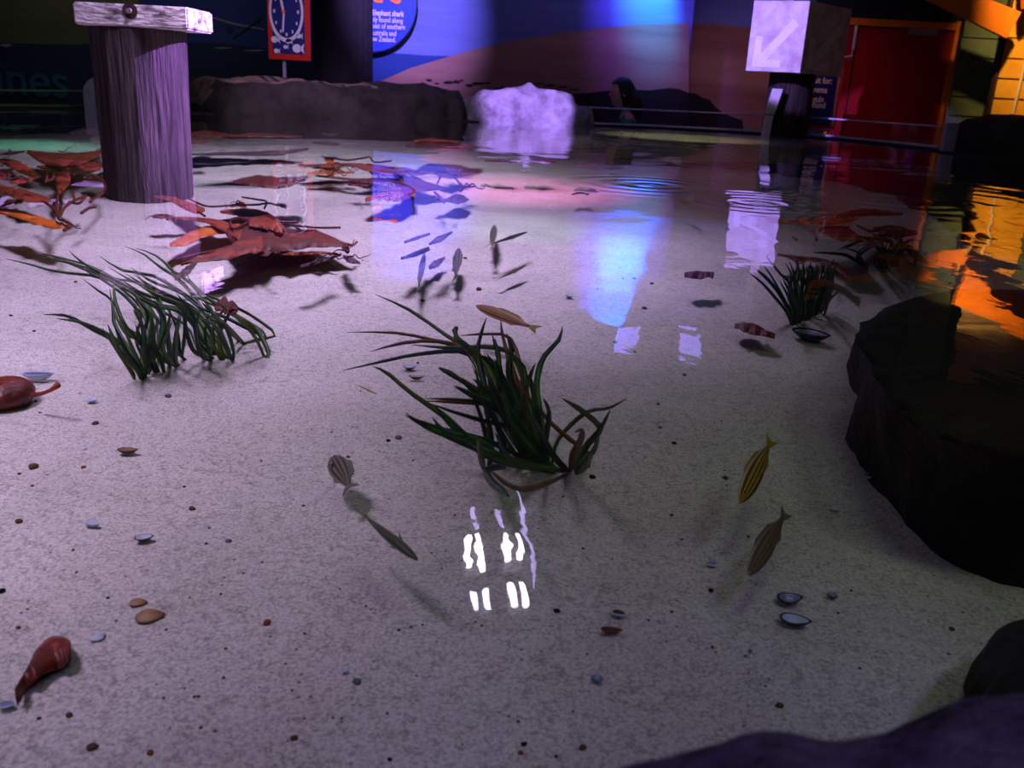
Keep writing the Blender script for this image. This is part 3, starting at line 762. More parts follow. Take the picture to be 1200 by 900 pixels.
# ------------------------------------------------------------------ child behind the barrier
def person():
    Yk = 9.35
    hd = aty(728, 110, Yk); k = .245
    e = empty('person', (hd.x + .06, Yk, -.72), 'person with long dark hair and teal top, in profile behind the barrier', 'person')
    # body: skinned skeleton from pelvis
    z0 = -.72; top = hd.z
    sx = hd.x + .07
    J = dict(pelvis=(sx + .05, Yk, z0 + .56), waist=(sx + .04, Yk, z0 + .70), chest=(sx + .02, Yk, top - .30), neck=(sx, Yk, top - .165), skull=(hd.x + .03, Yk, top - .06),
             shL=(sx + .01, Yk - .13, top - .235), elL=(sx - .06, Yk - .17, top - .42), wrL=(sx - .19, Yk - .15, top - .44), haL=(sx - .26, Yk - .14, top - .43),
             shR=(sx + .02, Yk + .13, top - .235), elR=(sx + .01, Yk + .18, top - .45), wrR=(sx - .10, Yk + .16, top - .53), haR=(sx - .16, Yk + .15, top - .55),
             hpL=(sx + .05, Yk - .08, z0 + .52), knL=(sx + .01, Yk - .085, z0 + .29), anL=(sx + .05, Yk - .085, z0 + .06), toL=(sx - .07, Yk - .09, z0 + .03),
             hpR=(sx + .05, Yk + .08, z0 + .52), knR=(sx + .03, Yk + .085, z0 + .29), anR=(sx + .06, Yk + .085, z0 + .06), toR=(sx - .06, Yk + .09, z0 + .03))
    rr = dict(pelvis=.10, waist=.085, chest=.10, neck=.04, skull=.05, shL=.05, elL=.034, wrL=.024, haL=.022, shR=.05, elR=.034, wrR=.024, haR=.022, hpL=.075, knL=.05, anL=.034, toL=.028, hpR=.075, knR=.05, anR=.034, toR=.028)
    E_ = [('pelvis', 'waist'), ('waist', 'chest'), ('chest', 'neck'), ('neck', 'skull'), ('chest', 'shL'), ('shL', 'elL'), ('elL', 'wrL'), ('wrL', 'haL'), ('chest', 'shR'), ('shR', 'elR'), ('elR', 'wrR'), ('wrR', 'haR'),
          ('pelvis', 'hpL'), ('hpL', 'knL'), ('knL', 'anL'), ('anL', 'toL'), ('pelvis', 'hpR'), ('hpR', 'knR'), ('knR', 'anR'), ('anR', 'toR')]
    for s_, sg in (('L', -1), ('R', 1)):
        h = Vector(J['ha' + s_])
        for f in range(4):
            a = h + Vector((-.02, (f - 1.5) * .017, 0)); b = h + Vector((-.07 + .006 * abs(f - 1.5), (f - 1.5) * .02, -.018))
            J['f%d%s' % (f, s_)] = tuple(a); J['g%d%s' % (f, s_)] = tuple(b); rr['f%d%s' % (f, s_)] = .009; rr['g%d%s' % (f, s_)] = .007
            E_ += [('ha' + s_, 'f%d%s' % (f, s_)), ('f%d%s' % (f, s_), 'g%d%s' % (f, s_))]
        J['t' + s_] = tuple(h + Vector((-.01, -.035 * sg, -.015))); rr['t' + s_] = .009; E_.append(('ha' + s_, 't' + s_))
    names = list(J)
    def skinmesh(nm, keep, grow, mm, par):
        ks = [n_ for n_ in names if n_ in keep]
        me = bpy.data.meshes.new(nm); me.from_pydata([J[n_] for n_ in ks], [(ks.index(a), ks.index(b)) for a, b in E_ if a in ks and b in ks], [])
        o = bpy.data.objects.new(nm, me); COL.objects.link(o)
        sk = o.modifiers.new('skin', 'SKIN'); sk.use_smooth_shade = True
        for i, n_ in enumerate(ks):
            me.skin_vertices[0].data[i].radius = (rr[n_] + grow, rr[n_] + grow); me.skin_vertices[0].data[i].use_root = (i == 0)
        o.modifiers.new('sub', 'SUBSURF').render_levels = 2; o.modifiers['sub'].levels = 2
        bpy.context.view_layer.update()
        m2 = bpy.data.meshes.new_from_object(o.evaluated_get(bpy.context.evaluated_depsgraph_get()))
        bpy.data.objects.remove(o)
        m2.materials.clear(); m2.materials.append(mm)
        o = bpy.data.objects.new(nm, m2); COL.objects.link(o); o.parent = par; o.matrix_parent_inverse = parent_inv(par)
        m2.polygons.foreach_set('use_smooth', [True] * len(m2.polygons))
        return o
    body = skinmesh('body', set(names), 0, M['skin'], e)
    skinmesh('shirt', {'pelvis', 'waist', 'chest', 'shL', 'elL', 'shR', 'elR'}, .024, M['teal'], e)
    skinmesh('trousers', {'pelvis', 'hpL', 'knL', 'anL', 'hpR', 'knR', 'anR'}, .014, M['trouser'], e)
    # head in profile facing -x, joined to the body mesh
    vs, fs = [], []
    nu, nv = 32, 24
    hc = Vector((hd.x, Yk, top))
    for j in range(nv + 1):
        ph = math.pi * j / nv
        for i in range(nu):
            th = 2 * math.pi * i / nu
            x, y, z = math.sin(ph) * math.cos(th), math.sin(ph) * math.sin(th), math.cos(ph)
            sxx = .095; 
            X = x * .098; Y_ = y * .077 * (1 - .18 * max(0, -z)); Z = z * .122
            if x < 0:   # face side
                X = X * (.95 if z > -.1 else .95 - .12 * (-z))
                g = lambda u, s: math.exp(-(u / s) ** 2)
                X -= .020 * g(Z + .012, .016) * g(Y_, .014)          # nose
                X += .008 * g(Z - .014, .010) * g(abs(Y_) - .030, .014)  # eye sockets
                X -= .006 * g(Z + .050, .008) * g(Y_, .024)          # lips
                X -= .010 * g(Z + .088, .018) * g(Y_, .024)          # chin
            else:
                X *= 1.05
                if z < -.3: X *= (1 + .5 * (z + .3))
            vs.append(hc + Vector((X, Y_, Z)))
    for j in range(nv):
        for i in range(nu): fs.append([j * nu + i, j * nu + (i + 1) % nu, (j + 1) * nu + (i + 1) % nu, (j + 1) * nu + i])
    head = mesh('head', vs, fs, M['skin'], e, True)
    for s in (-1, 1):
        MBx = MB(); q = hc + Vector((-.080, s * .030, .012)); MBx.tube([q, q + Vector((-.008, 0, 0))], [.011, .006], 12); MBx.build('eye', M['eye'], head, True)
        MBx = MB(); q = hc + Vector((.012, s * .074, -.008)); MBx.tube([q + Vector((0, 0, -.028)), q + Vector((.006, s * .010, 0)), q + Vector((.002, s * .006, .028))], [.006, .012, .007], 10); MBx.build('ear', M['skin'], head, True)
    # hair: cap over the back of the skull and a fall of hair behind
    vs, fs = [], []
    for j in range(nv + 1):
        for i in range(nu):
            th = 2 * math.pi * i / (nu - 1)
            fr_ = min(max((-math.cos(th) + .25) / .8, 0), 1)
            ph = math.pi * (.80 - .48 * fr_ * fr_ * (3 - 2 * fr_)) * j / nv
            x, y, z = math.sin(ph) * math.cos(th), math.sin(ph) * math.sin(th), math.cos(ph)
            g = 1.0 + .03 * noise.noise(Vector((x * 5, y * 5, z * 2)))
            vs.append(hc + Vector((x * .116 * g + .006, y * .094 * g, z * .136 * g + .004)))
    for j in range(nv):
        for i in range(nu - 1): fs.append([j * nu + i, j * nu + i + 1, (j + 1) * nu + i + 1, (j + 1) * nu + i])
    hb = MB().add((vs, fs)); hb.tube([hc + Vector((.08, 0, .03)), hc + Vector((.12, 0, -.06)), hc + Vector((.13, 0, -.16)), hc + Vector((.12, 0, -.26)), hc + Vector((.11, 0, -.32))], [.05, .065, .06, .045, .012], 14)
    h_ = hb.build('hair', M['hair'], e, True)
    for ob in (head, h_):
        ob.data.transform(Matrix.Translation(hc) @ Matrix.Scale(1.14, 4) @ Matrix.Translation(-hc))
        for ch in ob.children: ch.data.transform(Matrix.Translation(hc) @ Matrix.Scale(1.14, 4) @ Matrix.Translation(-hc))
    cb = MB(); nk = Vector(J['neck'])
    cb.tube([nk + Vector((.01, 0, -.055)), nk + Vector((.0, 0, -.01)), nk + Vector((-.005, 0, .012))], [.085, .062, .050], 18); cb.build('collar', M['collar'], e, True)
person()

# ------------------------------------------------------------------ seagrass
def blade_data(pts, z0, z1, w, seed, arch=.0, bow=1.0):
    """pts in picture order root -> tip, on horizontal planes that climb from z0 to z1"""
    rr = random.Random(seed); A = spline([Vector((x, y, 0)) for x, y in pts], 12)
    L = [0]
    for a, b in zip(A, A[1:]): L.append(L[-1] + (b - a).length)
    P = []
    for a, l in zip(A, L):
        f = l / L[-1]; z = z0 + (z1 - z0) * f ** bow
        P.append(atz(a.x, a.y, z))
    vs, fs = [], []
    ph = rr.uniform(0, 3)
    for i, p in enumerate(P):
        t = (P[min(i + 1, 12)] - P[max(i - 1, 0)]).normalized()
        v = (p - CAM).normalized(); a = t.cross(v)
        if a.length < .05: a = Vector((1, 0, 0))
        a.normalize(); b = a.cross(t).normalized()
        tw = .5 * math.sin(ph + i * .35); a2 = a * math.cos(tw) + b * math.sin(tw); b2 = b * math.cos(tw) - a * math.sin(tw)
        f = i / 12; ww = w * (.65 + .35 * math.sin(math.pi * min(f * 1.3, 1))) * (1 if f < .85 else (1 - (f - .85) / .17))
        ww *= .5; th = .0007
        vs += [p + a2 * ww, p + b2 * th, p - a2 * ww, p - b2 * th]
    for i in range(12):
        for j in range(4): fs.append([4 * i + j, 4 * i + (j + 1) % 4, 4 * i + 4 + (j + 1) % 4, 4 * i + 4 + j])
    fs += [[3, 2, 1, 0], [48, 49, 50, 51]]
    return vs, fs
def clump(rootpx, blades, label, ztip, w, mats, seed, extra=None, rootw=.02):
    r = onbed(*rootpx); zb = bedz(r.x, r.y)
    e = empty('seagrass_clump', (r.x, r.y, zb), label, 'seagrass')
    rr = random.Random(seed)
    for i, b in enumerate(blades):
        pts = b[0] if isinstance(b[0], list) else b
        zt = ztip if rr.random() < .7 else ztip * 1.5
        rp = onbed(*pts[0]); z0 = bedz(rp.x, rp.y) - .002
        m_ = b[1] if isinstance(b[0], list) and len(b) > 1 else rr.choice(mats)
        mesh('blade', *blade_data(pts, z0, max(zt, z0 + .03), w * rr.uniform(.75, 1.25), seed * 100 + i), M[m_] if isinstance(m_, str) else m_, e, True)
    return e
def zz(pts, x0, y0, s, rev=True):
    q = [(x0 + x / s, y0 + y / s) for x, y in pts]
    return q[::-1] if rev else q
T3 = [
 [(180,75),(300,130),(430,220),(500,270),(560,380),(620,520),(700,640)],
 [(80,208),(250,210),(380,235),(480,265),(560,330),(640,450),(720,620)],
 [(165,275),(280,245),(400,240),(500,270),(590,350),(680,500),(740,640)],
 [(310,252),(420,262),(520,260),(600,262),(670,300),(720,450),(770,650)],
 [(65,342),(200,312),(300,290),(430,275),(510,285),(570,350),(640,480),(700,640)],
 [(170,328),(220,350),(290,410),(360,460),(430,510),(520,590),(620,650),(760,690)],
 [(360,450),(500,455),(620,470),(720,540),(780,660)],
 [(400,335),(470,370),(560,430),(650,520),(740,650)],
 [(460,395),(540,435),(640,480),(720,560),(790,670)],
 [(375,460),(460,490),(560,520),(660,550),(780,665)],
 [(285,500),(360,540),(470,590),(600,640),(720,670),(860,700)],
 [(380,510),(430,560),(540,600),(640,650),(790,692)],
 [(390,470),(450,540),(540,620),(640,670),(820,700)],
 [(300,505),(400,545),(500,570),(600,600),(700,650),(800,690)],
 [(570,155),(550,220),(540,280),(560,380),(600,520),(680,650)],
 [(620,155),(625,210),(640,270),(660,340),(700,460),(760,650)],
 [(470,190),(455,200),(475,235),(540,290),(600,370),(660,500),(720,650)],
 [(590,215),(610,290),(630,400),(680,520),(720,655)],
 [(640,210),(660,270),(650,360),(700,480),(740,650)],
 [(838,185),(825,235),(775,290),(752,350),(748,420),(770,560),(780,665)],
 [(735,325),(715,390),(700,460),(710,560),(740,655)],
 [(660,300),(690,400),(740,460),(800,530),(870,590),(925,630),(930,690)],
 [(770,440),(790,490),(780,580),(775,665)],
 [(1065,440),(1000,475),(930,485),(860,540),(815,600),(800,680)],
 [(835,440),(900,480),(965,535),(960,565),(920,610),(880,695)],
 [(1005,480),(975,540),(930,600),(880,695)],
 [(880,560),(905,552),(900,590),(870,640),(865,700)],
 [(910,555),(890,620),(865,695)],
 [(965,560),(950,620),(910,660),(880,698)],
 [(945,625),(915,685),(880,703)],
 [(580,690),(640,740),(700,760),(780,740),(860,705)],
 [(650,785),(620,760),(585,730),(575,690),(640,680)],
 [(480,220),(560,215),(650,225),(690,330),(730,500),(760,650)],
 [(490,370),(530,450),(560,540),(580,640),(575,690)],
 [(530,330),(550,420),(575,500),(580,600),(585,690)],
 [(545,290),(600,330),(640,430),(690,560),(750,670)],
 [(560,280),(610,360),(680,480),(740,600),(790,680)],
 [(590,300),(650,400),(690,540),(720,660)],
 [(640,280),(690,330),(700,430),(740,560),(770,670)],
 [(600,330),(630,460),(670,560),(700,660)],
 [(520,370),(590,440),(650,540),(700,610),(760,680)],
 [(570,350),(600,440),(690,570),(760,650),(830,700)],
 [(720,350),(740,450),(760,550),(780,670)],
 [(540,580),(550,640),(560,690)],
 [(600,560),(640,640),(700,680),(800,700)],
 [(700,480),(760,560),(800,640),(850,700)],
 [(480,375),(560,460),(620,560),(640,640),(700,690)],
 [(620,420),(660,520),(700,600),(740,660)],
]
_r = random.Random(4)
DEN3 = [[(x + _r.uniform(-12, 12), y + _r.uniform(-12, 12)) for x, y in T3[k]] for k in (6, 7, 8, 10, 11, 12, 16, 17, 18, 34, 35, 36, 37, 38, 39, 40, 41, 42, 45, 46, 47, 20)]
BR = {1: 'grass_c', 0: 'grass_d', 2: 'grass_c', 21: 'grass_c', 15: 'grass_c', 23: 'grass_d', 24: 'grass_d', 26: 'grass_c', 27: 'grass_c', 30: 'grass_c', 5: 'grass_d', 6: 'grass_c', 32: 'grass_c'}
bl = []
T3 = T3 + DEN3
for i, t in enumerate(T3):
    q = zz(t, 380, 320, 3.); bl.append([q, BR[i]] if i in BR else [q])
def fix(bl): return [(b[0], b[1]) if len(b) > 1 else b[0] for b in bl]
def clump2(rootpx, bl, *a):
    return clump(rootpx, [[b[0], b[1]] if len(b) > 1 else [b[0]] for b in bl], *a)
_clump_blades = bl
clump2((640, 552), bl, 'tall dark green seagrass clump alone in the open sand, beside the striped tan fish', -.035, .0088, ['grass_b', 'grass_a', 'grass_b', 'grass_d'], 11)
T6 = [
 [(115,432),(230,460),(330,490),(420,540),(500,590),(540,680),(520,780),(505,885)],
 [(20,460),(100,478),(200,505),(330,520),(450,560),(540,640),(560,780),(545,870)],
 [(240,430),(300,480),(400,530),(480,580),(560,640),(600,830)],
 [(200,670),(280,682),(360,715),(430,760),(470,810),(497,880)],
 [(290,530),(350,575),(395,610),(400,680),(430,740),(480,820),(500,890)],
 [(385,560),(400,640),(440,720),(500,760),(490,880)],
 [(435,415),(500,440),(545,475),(580,500),(640,540),(700,620),(760,700),(800,810)],
 [(440,510),(520,560),(620,600),(690,650),(740,720),(790,810)],
 [(350,450),(430,500),(540,520),(640,580),(720,650),(780,740),(805,815)],
 [(590,500),(650,560),(720,610),(800,640),(870,680),(935,725),(900,745),(840,760)],
 [(660,530),(740,600),(830,660),(900,700),(945,780),(930,810)],
 [(760,610),(800,640),(860,690),(900,740),(930,808)],
 [(830,620),(790,680),(770,740),(785,820)],
 [(500,590),(560,620),(640,640),(700,700),(740,815)],
 [(480,600),(520,660),(500,740),(515,820),(508,885)],
 [(560,660),(540,740),(560,800),(600,835)],
 [(600,640),(590,720),(600,800),(615,825)],
 [(640,630),(650,700),(640,810)],
 [(700,640),(690,720),(710,800),(745,820)],
 [(480,520),(560,600),(580,690),(560,780),(600,825)],
 [(300,490),(400,545),(470,580),(500,650),(540,740),(580,830)],
 [(160,445),(300,490),(420,560),(500,640),(530,740),(540,860)],
 [(270,485),(380,530),(450,570),(560,640),(660,700),(700,805)],
 [(620,580),(680,660),(700,730),(760,800)],
 [(660,620),(720,680),(750,740),(740,815)],
 [(540,600),(580,680),(560,760),(520,870)],
 [(520,640),(540,700),(530,790),(560,860)],
 [(580,620),(620,700),(620,780),(650,815)],
 [(420,660),(460,720),(520,790),(550,850)],
 [(400,690),(440,780),(490,850),(500,890)],
 [(740,640),(800,700),(860,760)],
 [(690,660),(760,700),(800,780),(815,820)],
 [(520,580),(600,610),(700,650),(790,700),(850,760)],
 [(460,560),(500,620),(560,680),(600,760),(620,820)],
]
def denser(T, k, sd, j):
    r_ = random.Random(sd); out = list(T)
    for i in range(k):
        t = T[r_.randrange(len(T))]; dx, dy = r_.uniform(-j, j), r_.uniform(-j, j) * .6; n_ = len(t)
        out.append([(x + dx * (1.3 - q / n_) + r_.uniform(-8, 8), y + dy * (1.2 - q / n_) + r_.uniform(-6, 6)) for q, (x, y) in enumerate(t)])
    return out
bl = [[zz(t, 0, 150, 3.)] for t in denser(T6, 34, 5, 45)]
clump2((180, 440), bl, 'wide spreading green seagrass clump below the red-brown kelp, its blades swept over sideways', -.06, .0078, ['grass_a', 'grass_d', 'grass_a', 'grass_b'], 12)
T8 = [
 [(20,425),(90,490),(150,560),(200,650),(230,722)], [(65,405),(110,470),(160,560),(205,650),(235,718)],
 [(120,340),(82,360),(120,410),(160,460),(200,500),(220,600),(240,715)], [(150,490),(190,560),(220,640),(240,715)],
 [(175,390),(210,450),(205,540),(225,640),(245,718)], [(230,350),(250,420),(235,520),(240,620),(250,722)],
 [(270,380),(280,460),(260,560),(265,700)], [(320,380),(300,460),(290,560),(270,700)], [(345,400),(340,500),(310,600),(300,700)],
 [(390,390),(370,470),(350,580),(350,665)], [(445,370),(410,420),(390,520),(380,645)], [(460,395),(420,470),(410,560),(395,645)],
 [(440,520),(400,580),(370,660)], [(200,380),(230,460),(260,560),(258,710)], [(240,400),(270,500),(250,600),(255,710)], [(300,400),(310,480),(280,580),(280,700)],
 [(330,420),(350,500),(330,600),(320,685)], [(370,400),(390,470),(360,560),(340,670)], [(410,400),(400,480),(370,580),(360,660)], [(425,430),(430,500),(400,590),(385,650)],
 [(360,420),(330,500),(310,580),(290,690)], [(280,420),(240,500),(230,600),(240,700)], [(215,440),(230,540),(240,640),(250,712)], [(440,450),(410,520),(385,600),(360,665)],
 [(260,430),(300,520),(300,620),(290,695)], [(400,440),(370,520),(340,620),(330,680)], [(315,440),(270,540),(270,640),(262,705)], [(190,470),(215,540),(235,620),(245,715)]]
bl = [[zz(t, 880, 220, 4.5)] for t in denser(T8, 24, 6, 30)]
clump2((935, 378), bl, 'upright dark seagrass clump rooted just behind the large clear shell', -.05, .0072, ['grass_b', 'grass_b', 'grass_a'], 13)
T9 = [
 [(320,340),(420,345),(500,355),(560,390),(600,415)], [(480,330),(540,300),(600,280),(660,270),(700,310),(685,405)], [(500,320),(560,340),(590,390),(612,418)],
 [(700,290),(640,310),(585,340),(560,380),(600,415)], [(640,240),(690,270),(740,300),(720,410)], [(740,280),(720,340),(700,380),(690,425)], [(800,280),(760,330),(740,405)],
 [(800,285),(850,320),(900,370),(945,405)], [(1000,345),(975,350),(980,390),(930,400),(890,380),(850,330),(800,330),(760,400)], [(760,320),(790,350),(830,390),(872,412)], [(700,300),(660,360),(650,412)],
 [(600,275),(660,300),(690,350),(700,420)], [(760,270),(800,300),(780,360),(750,410)], [(720,310),(760,350),(780,410)], [(680,320),(670,380),(690,425)], [(820,300),(790,330),(760,380),(740,420)],
 [(900,280),(850,275),(800,300),(770,360),(760,410)], [(560,310),(620,300),(680,330),(700,410)], [(720,290),(700,350),(720,420)], [(840,320),(870,370),(860,412)]]
bl = [[zz(t, 880, 220, 4.5)] for t in denser(T9, 16, 8, 30)]
clump2((1035, 312), bl, 'dark bushy seagrass clump behind the big boulder, its blades drooping both ways', -.05, .0105, ['grass_b', 'grass_b', 'grass_a'], 14)

# ------------------------------------------------------------------ kelp
def frond_data(pts, ws, z, jag=.06, seed=0, th=.003, n=26, tilt=0.):
    A = spline([Vector((x, y, 0)) for x, y in pts], n); Wd = [v.x for v in spline([Vector((w, 0, 0)) for w in ws], n)]
    vs, fs = [], []
    for i, a in enumerate(A):
        t = (A[min(i + 1, n)] - A[max(i - 1, 0)]).normalized(); nr = Vector((-t.y, t.x, 0))
        w = max(Wd[i], .8) / 2
        j1 = 1 + jag * 5 * noise.noise(Vector((i * .45, seed, 1))); j2 = 1 + jag * 5 * noise.noise(Vector((i * .45, seed, 7)))
        zz_ = z + .006 * noise.noise(Vector((i * .3, seed, 3)))
        for s, jj in ((1, j1), (.33, 1), (-.33, 1), (-1, j2)):
            q = a + nr * (w * s * jj); edge = abs(s) > .9
            zc = zz_ + .002 * math.sin(i * .5 + s * 2 + seed)
            p = atz(q.x, q.y, zc); vs.append(p + Vector((0, 0, 0 if edge else th)))
            vs.append(p + Vector((0, 0, -.0005 if edge else -th)))
    k = 8
    for i in range(n):
        b = i * k; c = b + k
        for j in range(3):
            fs.append([b + 2 * j, b + 2 * j + 2, c + 2 * j + 2, c + 2 * j]); fs.append([b + 2 * j + 1, c + 2 * j + 1, c + 2 * j + 3, b + 2 * j + 3])
        fs.append([b, c, c + 1, b + 1]); fs.append([b + 6, b + 7, c + 7, c + 6])
    fs.append([0, 1, 3, 5, 7, 6, 4, 2]); b = n * k; fs.append([b, b + 2, b + 4, b + 6, b + 7, b + 5, b + 3, b + 1])
    return vs, fs
def kelp(root, fronds, stems, label, x0, y0, s, z=-.03, group=None, zs=None, sr_=.004):
    r = atz(*root, z)
    e = empty('kelp', (r.x, r.y, z), label, 'kelp', group)
    for i, fr in enumerate(fronds):
        pts, ws, mk_ = fr[:3]
        z_ = fr[3] if len(fr) > 3 else z - .012 * (i % 3)
        mesh('frond', *frond_data(zz(pts, x0, y0, s, False), [w / s for w in ws], z_, seed=i + x0), M[mk_], e, True)
    for i, stt in enumerate(stems):
        q = zz(stt, x0, y0, s, False)
        A = spline([Vector((x, y, 0)) for x, y in q], max(8, 4 * len(q)))
        mesh('stipe', *tube_data([atz(a.x, a.y, z + .002 - .004 * (i % 2)) for a in A], sr_, 6), M['kelp_dk' if i % 2 else 'kelp_red'], e, True)
    # thin forked side branches that grow along the fronds
    rr = random.Random(int(x0) + 3)
    for i in range(13):
        fr = rr.choice(fronds)[0]; a, b = fr[0], fr[-1]; t_ = rr.uniform(.1, .9)
        x, y = x0 + (a[0] + (b[0] - a[0]) * t_) / s, y0 + (a[1] + (b[1] - a[1]) * t_) / s
        dx = rr.choice((-1, 1)); q = [(x, y)]
        for k in range(rr.randint(4, 7)):
            x += dx * rr.uniform(1.5, 6.5); y += rr.uniform(-3.2, 3.2) + (2.2 if k % 2 else -2.2); q.append((x, y))
        A = spline([Vector((u, v, 0)) for u, v in q], 16)
        mesh('side_branch', *tube_data([atz(p.x, p.y, z + .012) for p in A], [sr_ * (.7 - .03 * k) for k in range(17)], 5), M['kelp_dk'], e, True)
    return e
kelp((60, 240), [
 ([(220,190),(400,250),(640,250),(860,180)], [30,110,90,24], 'kelp'), ([(300,310),(500,340),(700,320),(900,280)], [16,80,80,40], 'kelp'),
 ([(-40,255),(100,290),(200,340),(330,390)], [20,70,75,14], 'kelp'), ([(-90,420),(0,380),(60,372),(110,360)], [60,90,60,10], 'kelp_dk'), ([(80,440),(180,430),(330,392)], [20,36,10], 'kelp'),
 ([(-60,470),(100,520),(250,560),(410,590)], [50,75,85,24], 'kelp'), ([(540,350),(510,430),(480,530)], [60,120,24], 'kelp'),
 ([(-30,680),(150,710),(300,750),(450,785),(575,800)], [12,40,75,65,14], 'kelp_or'), ([(0,480),(-60,520),(-120,540)], [60,60,40], 'kelp_dk'),
 ([(0,215),(90,205),(200,190)], [10,28,10], 'kelp_dk'), ([(690,400),(760,395),(840,410)], [10,40,12], 'kelp')],
 [[(490,745),(430,650),(360,600)], [(480,740),(520,650),(600,590),(700,550)], [(490,740),(460,640),(470,530)], [(600,570),(590,510)], [(730,600),(780,560),(850,500),(840,430),(780,390),(880,350)],
  [(660,690),(720,650),(775,640)], [(500,740),(580,790),(520,830)], [(560,600),(640,610),(690,560)], [(370,430),(430,410),(440,370),(490,380)], [(300,340),(380,360),(370,440)], [(620,310),(640,290),(600,380)]],
 'large tangled mass of brown kelp spread on the water left of the timber pile', 0, 150, 6.92, -.085, sr_=.0045)
kelp((300, 280), [
 ([(0,100),(100,115),(230,170),(300,180)], [10,30,55,24], 'kelp'), ([(-5,222),(150,228),(300,240),(400,270),(520,320)], [6,16,30,55,80], 'kelp'),
 ([(95,388),(180,360),(280,315),(400,290),(500,300)], [20,60,60,60,80], 'kelp_or'), ([(160,500),(250,475),(400,440),(520,400),(640,380)], [6,30,70,85,85], 'kelp'),
 ([(430,300),(560,345),(680,350),(800,350),(950,350),(1060,372),(1158,386)], [50,180,170,125,100,55,8], 'kelp_dk'), ([(700,430),(820,437),(960,430),(1080,440)], [8,20,15,6], 'kelp'),
 ([(860,510),(980,480),(1100,440)], [4,12,6], 'kelp_pp', -.10), ([(1110,450),(1150,470),(1210,492)], [8,40,8], 'kelp_pp'), ([(390,190),(520,195),(640,205),(740,260)], [16,48,40,30], 'kelp'),
 ([(560,250),(680,255),(760,300)], [50,80,40], 'kelp'), ([(705,150),(740,150),(778,162)], [6,22,24], 'kelp_or'), ([(500,140),(520,150),(545,160)], [16,40,16], 'kelp_or'), ([(1110,390),(1130,410),(1140,430)], [30,40,20], 'kelp_dk'),
 ([(1150,395),(1170,385),(1195,366)], [10,16,8], 'kelp')],
 [[(200,110),(260,140),(330,160),(480,152),(600,150),(670,140),(720,152)], [(520,105),(600,118),(660,130),(650,170)], [(730,250),(850,252)], [(770,265),(950,283),(1095,283)], [(440,240),(500,225),(580,245),(660,215),(720,240)],
  [(450,250),(470,290),(560,250)], [(830,280),(870,300),(930,300)], [(160,465),(260,440),(360,420)], [(300,215),(260,190)]],
 'red-brown kelp with a broad dark blade floating above the wide seagrass clump', 180, 210, 5., -.11, sr_=.0036)
kelp((470, 220), [
 ([(-130,212),(100,215),(250,210),(400,230),(560,262),(680,272)], [6,34,26,55,45,20], 'kelp'), ([(-60,272),(100,265),(290,268)], [16,28,8], 'kelp_or'),
 ([(0,290),(150,305),(300,320),(500,330),(640,335),(760,360),(960,382)], [12,18,20,60,110,100,14], 'kelp_dk'), ([(240,358),(330,360),(410,362)], [6,12,6], 'kelp'),
 ([(365,470),(450,450),(600,430),(740,400)], [26,46,95,80], 'kelp'), ([(75,165),(105,185),(125,215)], [26,60,12], 'kelp_or'), ([(960,240),(1020,262),(1085,242)], [6,36,6], 'kelp_pp'),
 ([(900,285),(1020,290),(1145,280)], [18,48,6], 'kelp_pp'), ([(870,488),(980,470),(1060,462),(1135,468)], [6,36,75,8], 'kelp_pp'), ([(1100,368),(1140,372),(1180,368)], [4,8,4], 'kelp_red'), ([(400,260),(480,290),(620,290)],[20,30,10],'kelp_red')],
 [[(380,205),(560,230),(720,258),(900,270),(925,285),(900,345)], [(1030,300),(1060,340),(1095,375),(1072,405)], [(880,412),(920,450),(950,485)], [(150,165),(240,175),(340,160),(400,150)], [(400,150),(440,190),(560,180)], [(670,265),(730,300),(720,330)], [(560,250),(660,235),(780,270)]],
 'kelp with orange buds and violet sheen floating below the long brown rock', 370, 160, 6.316, -.085, sr_=.005)
def leaf(name, pts, ws, z, mk_, label, cat='kelp', group=None, stalk=None, n=22, jag=.05, th=.003):
    o = mesh(name, *frond_data(pts, ws, z, seed=pts[0][0] * .1, n=n, jag=jag, th=th), M[mk_], None, True)
    recenter(o); tag(o, label, cat, group)
    return o
leaf('drifting_kelp', [(273, 213), (300, 212), (330, 214), (358, 210)], [3, 13, 13, 3], -.03, 'kelp_dk', 'lens-shaped dark brown kelp blade drifting below the orange kelp buds')
leaf('drifting_kelp', [(200, 187), (240, 189), (292, 188)], [3, 8, 4], -.15, 'kelp_pp', 'grey shadow shape built as a thin blade, deep right of the timber pile')  # thin dark blade standing in for a shadow on the bed
leaf('drifting_kelp', [(222, 181), (290, 180), (330, 179), (362, 174)], [2, 5, 6, 2], -.03, 'kelp_pp', 'thin wavy purple-brown kelp ribbon above the grey shadow shape')
leaf('drifting_kelp', [(366, 167), (382, 168), (398, 169)], [2, 4, 2], -.03, 'kelp_pp', 'short dark kelp scrap near the far rock, above the orange buds')
leaf('drifting_kelp', [(378, 157), (388, 158), (397, 157)], [2, 3, 1], -.02, 'kelp_pp', 'tiny dark kelp scrap nearest the long brown rock')
leaf('drifting_kelp', [(220, 158), (245, 157), (275, 159), (300, 158), (355, 160)], [5, 8, 3, 5, 2], -.015, 'kelp_red', 'ragged reddish kelp strip right of the timber pile, near the far rock')
leaf('drifting_kelp', [(222, 168), (232, 166), (245, 166)], [2, 3, 2], -.015, 'kelp', 'small brown kelp wisp touching the timber pile')
leaf('drifting_kelp', [(475, 171), (500, 169), (530, 172), (557, 170)], [3, 8, 9, 3], -.02, 'kelp_red', 'reddish kelp tuft floating just off the violet-lit rock')
leaf('drifting_kelp', [(485, 165), (505, 164), (540, 166)], [2, 4, 2], -.012, 'kelp', 'slender red-brown kelp strip behind the reddish tuft')
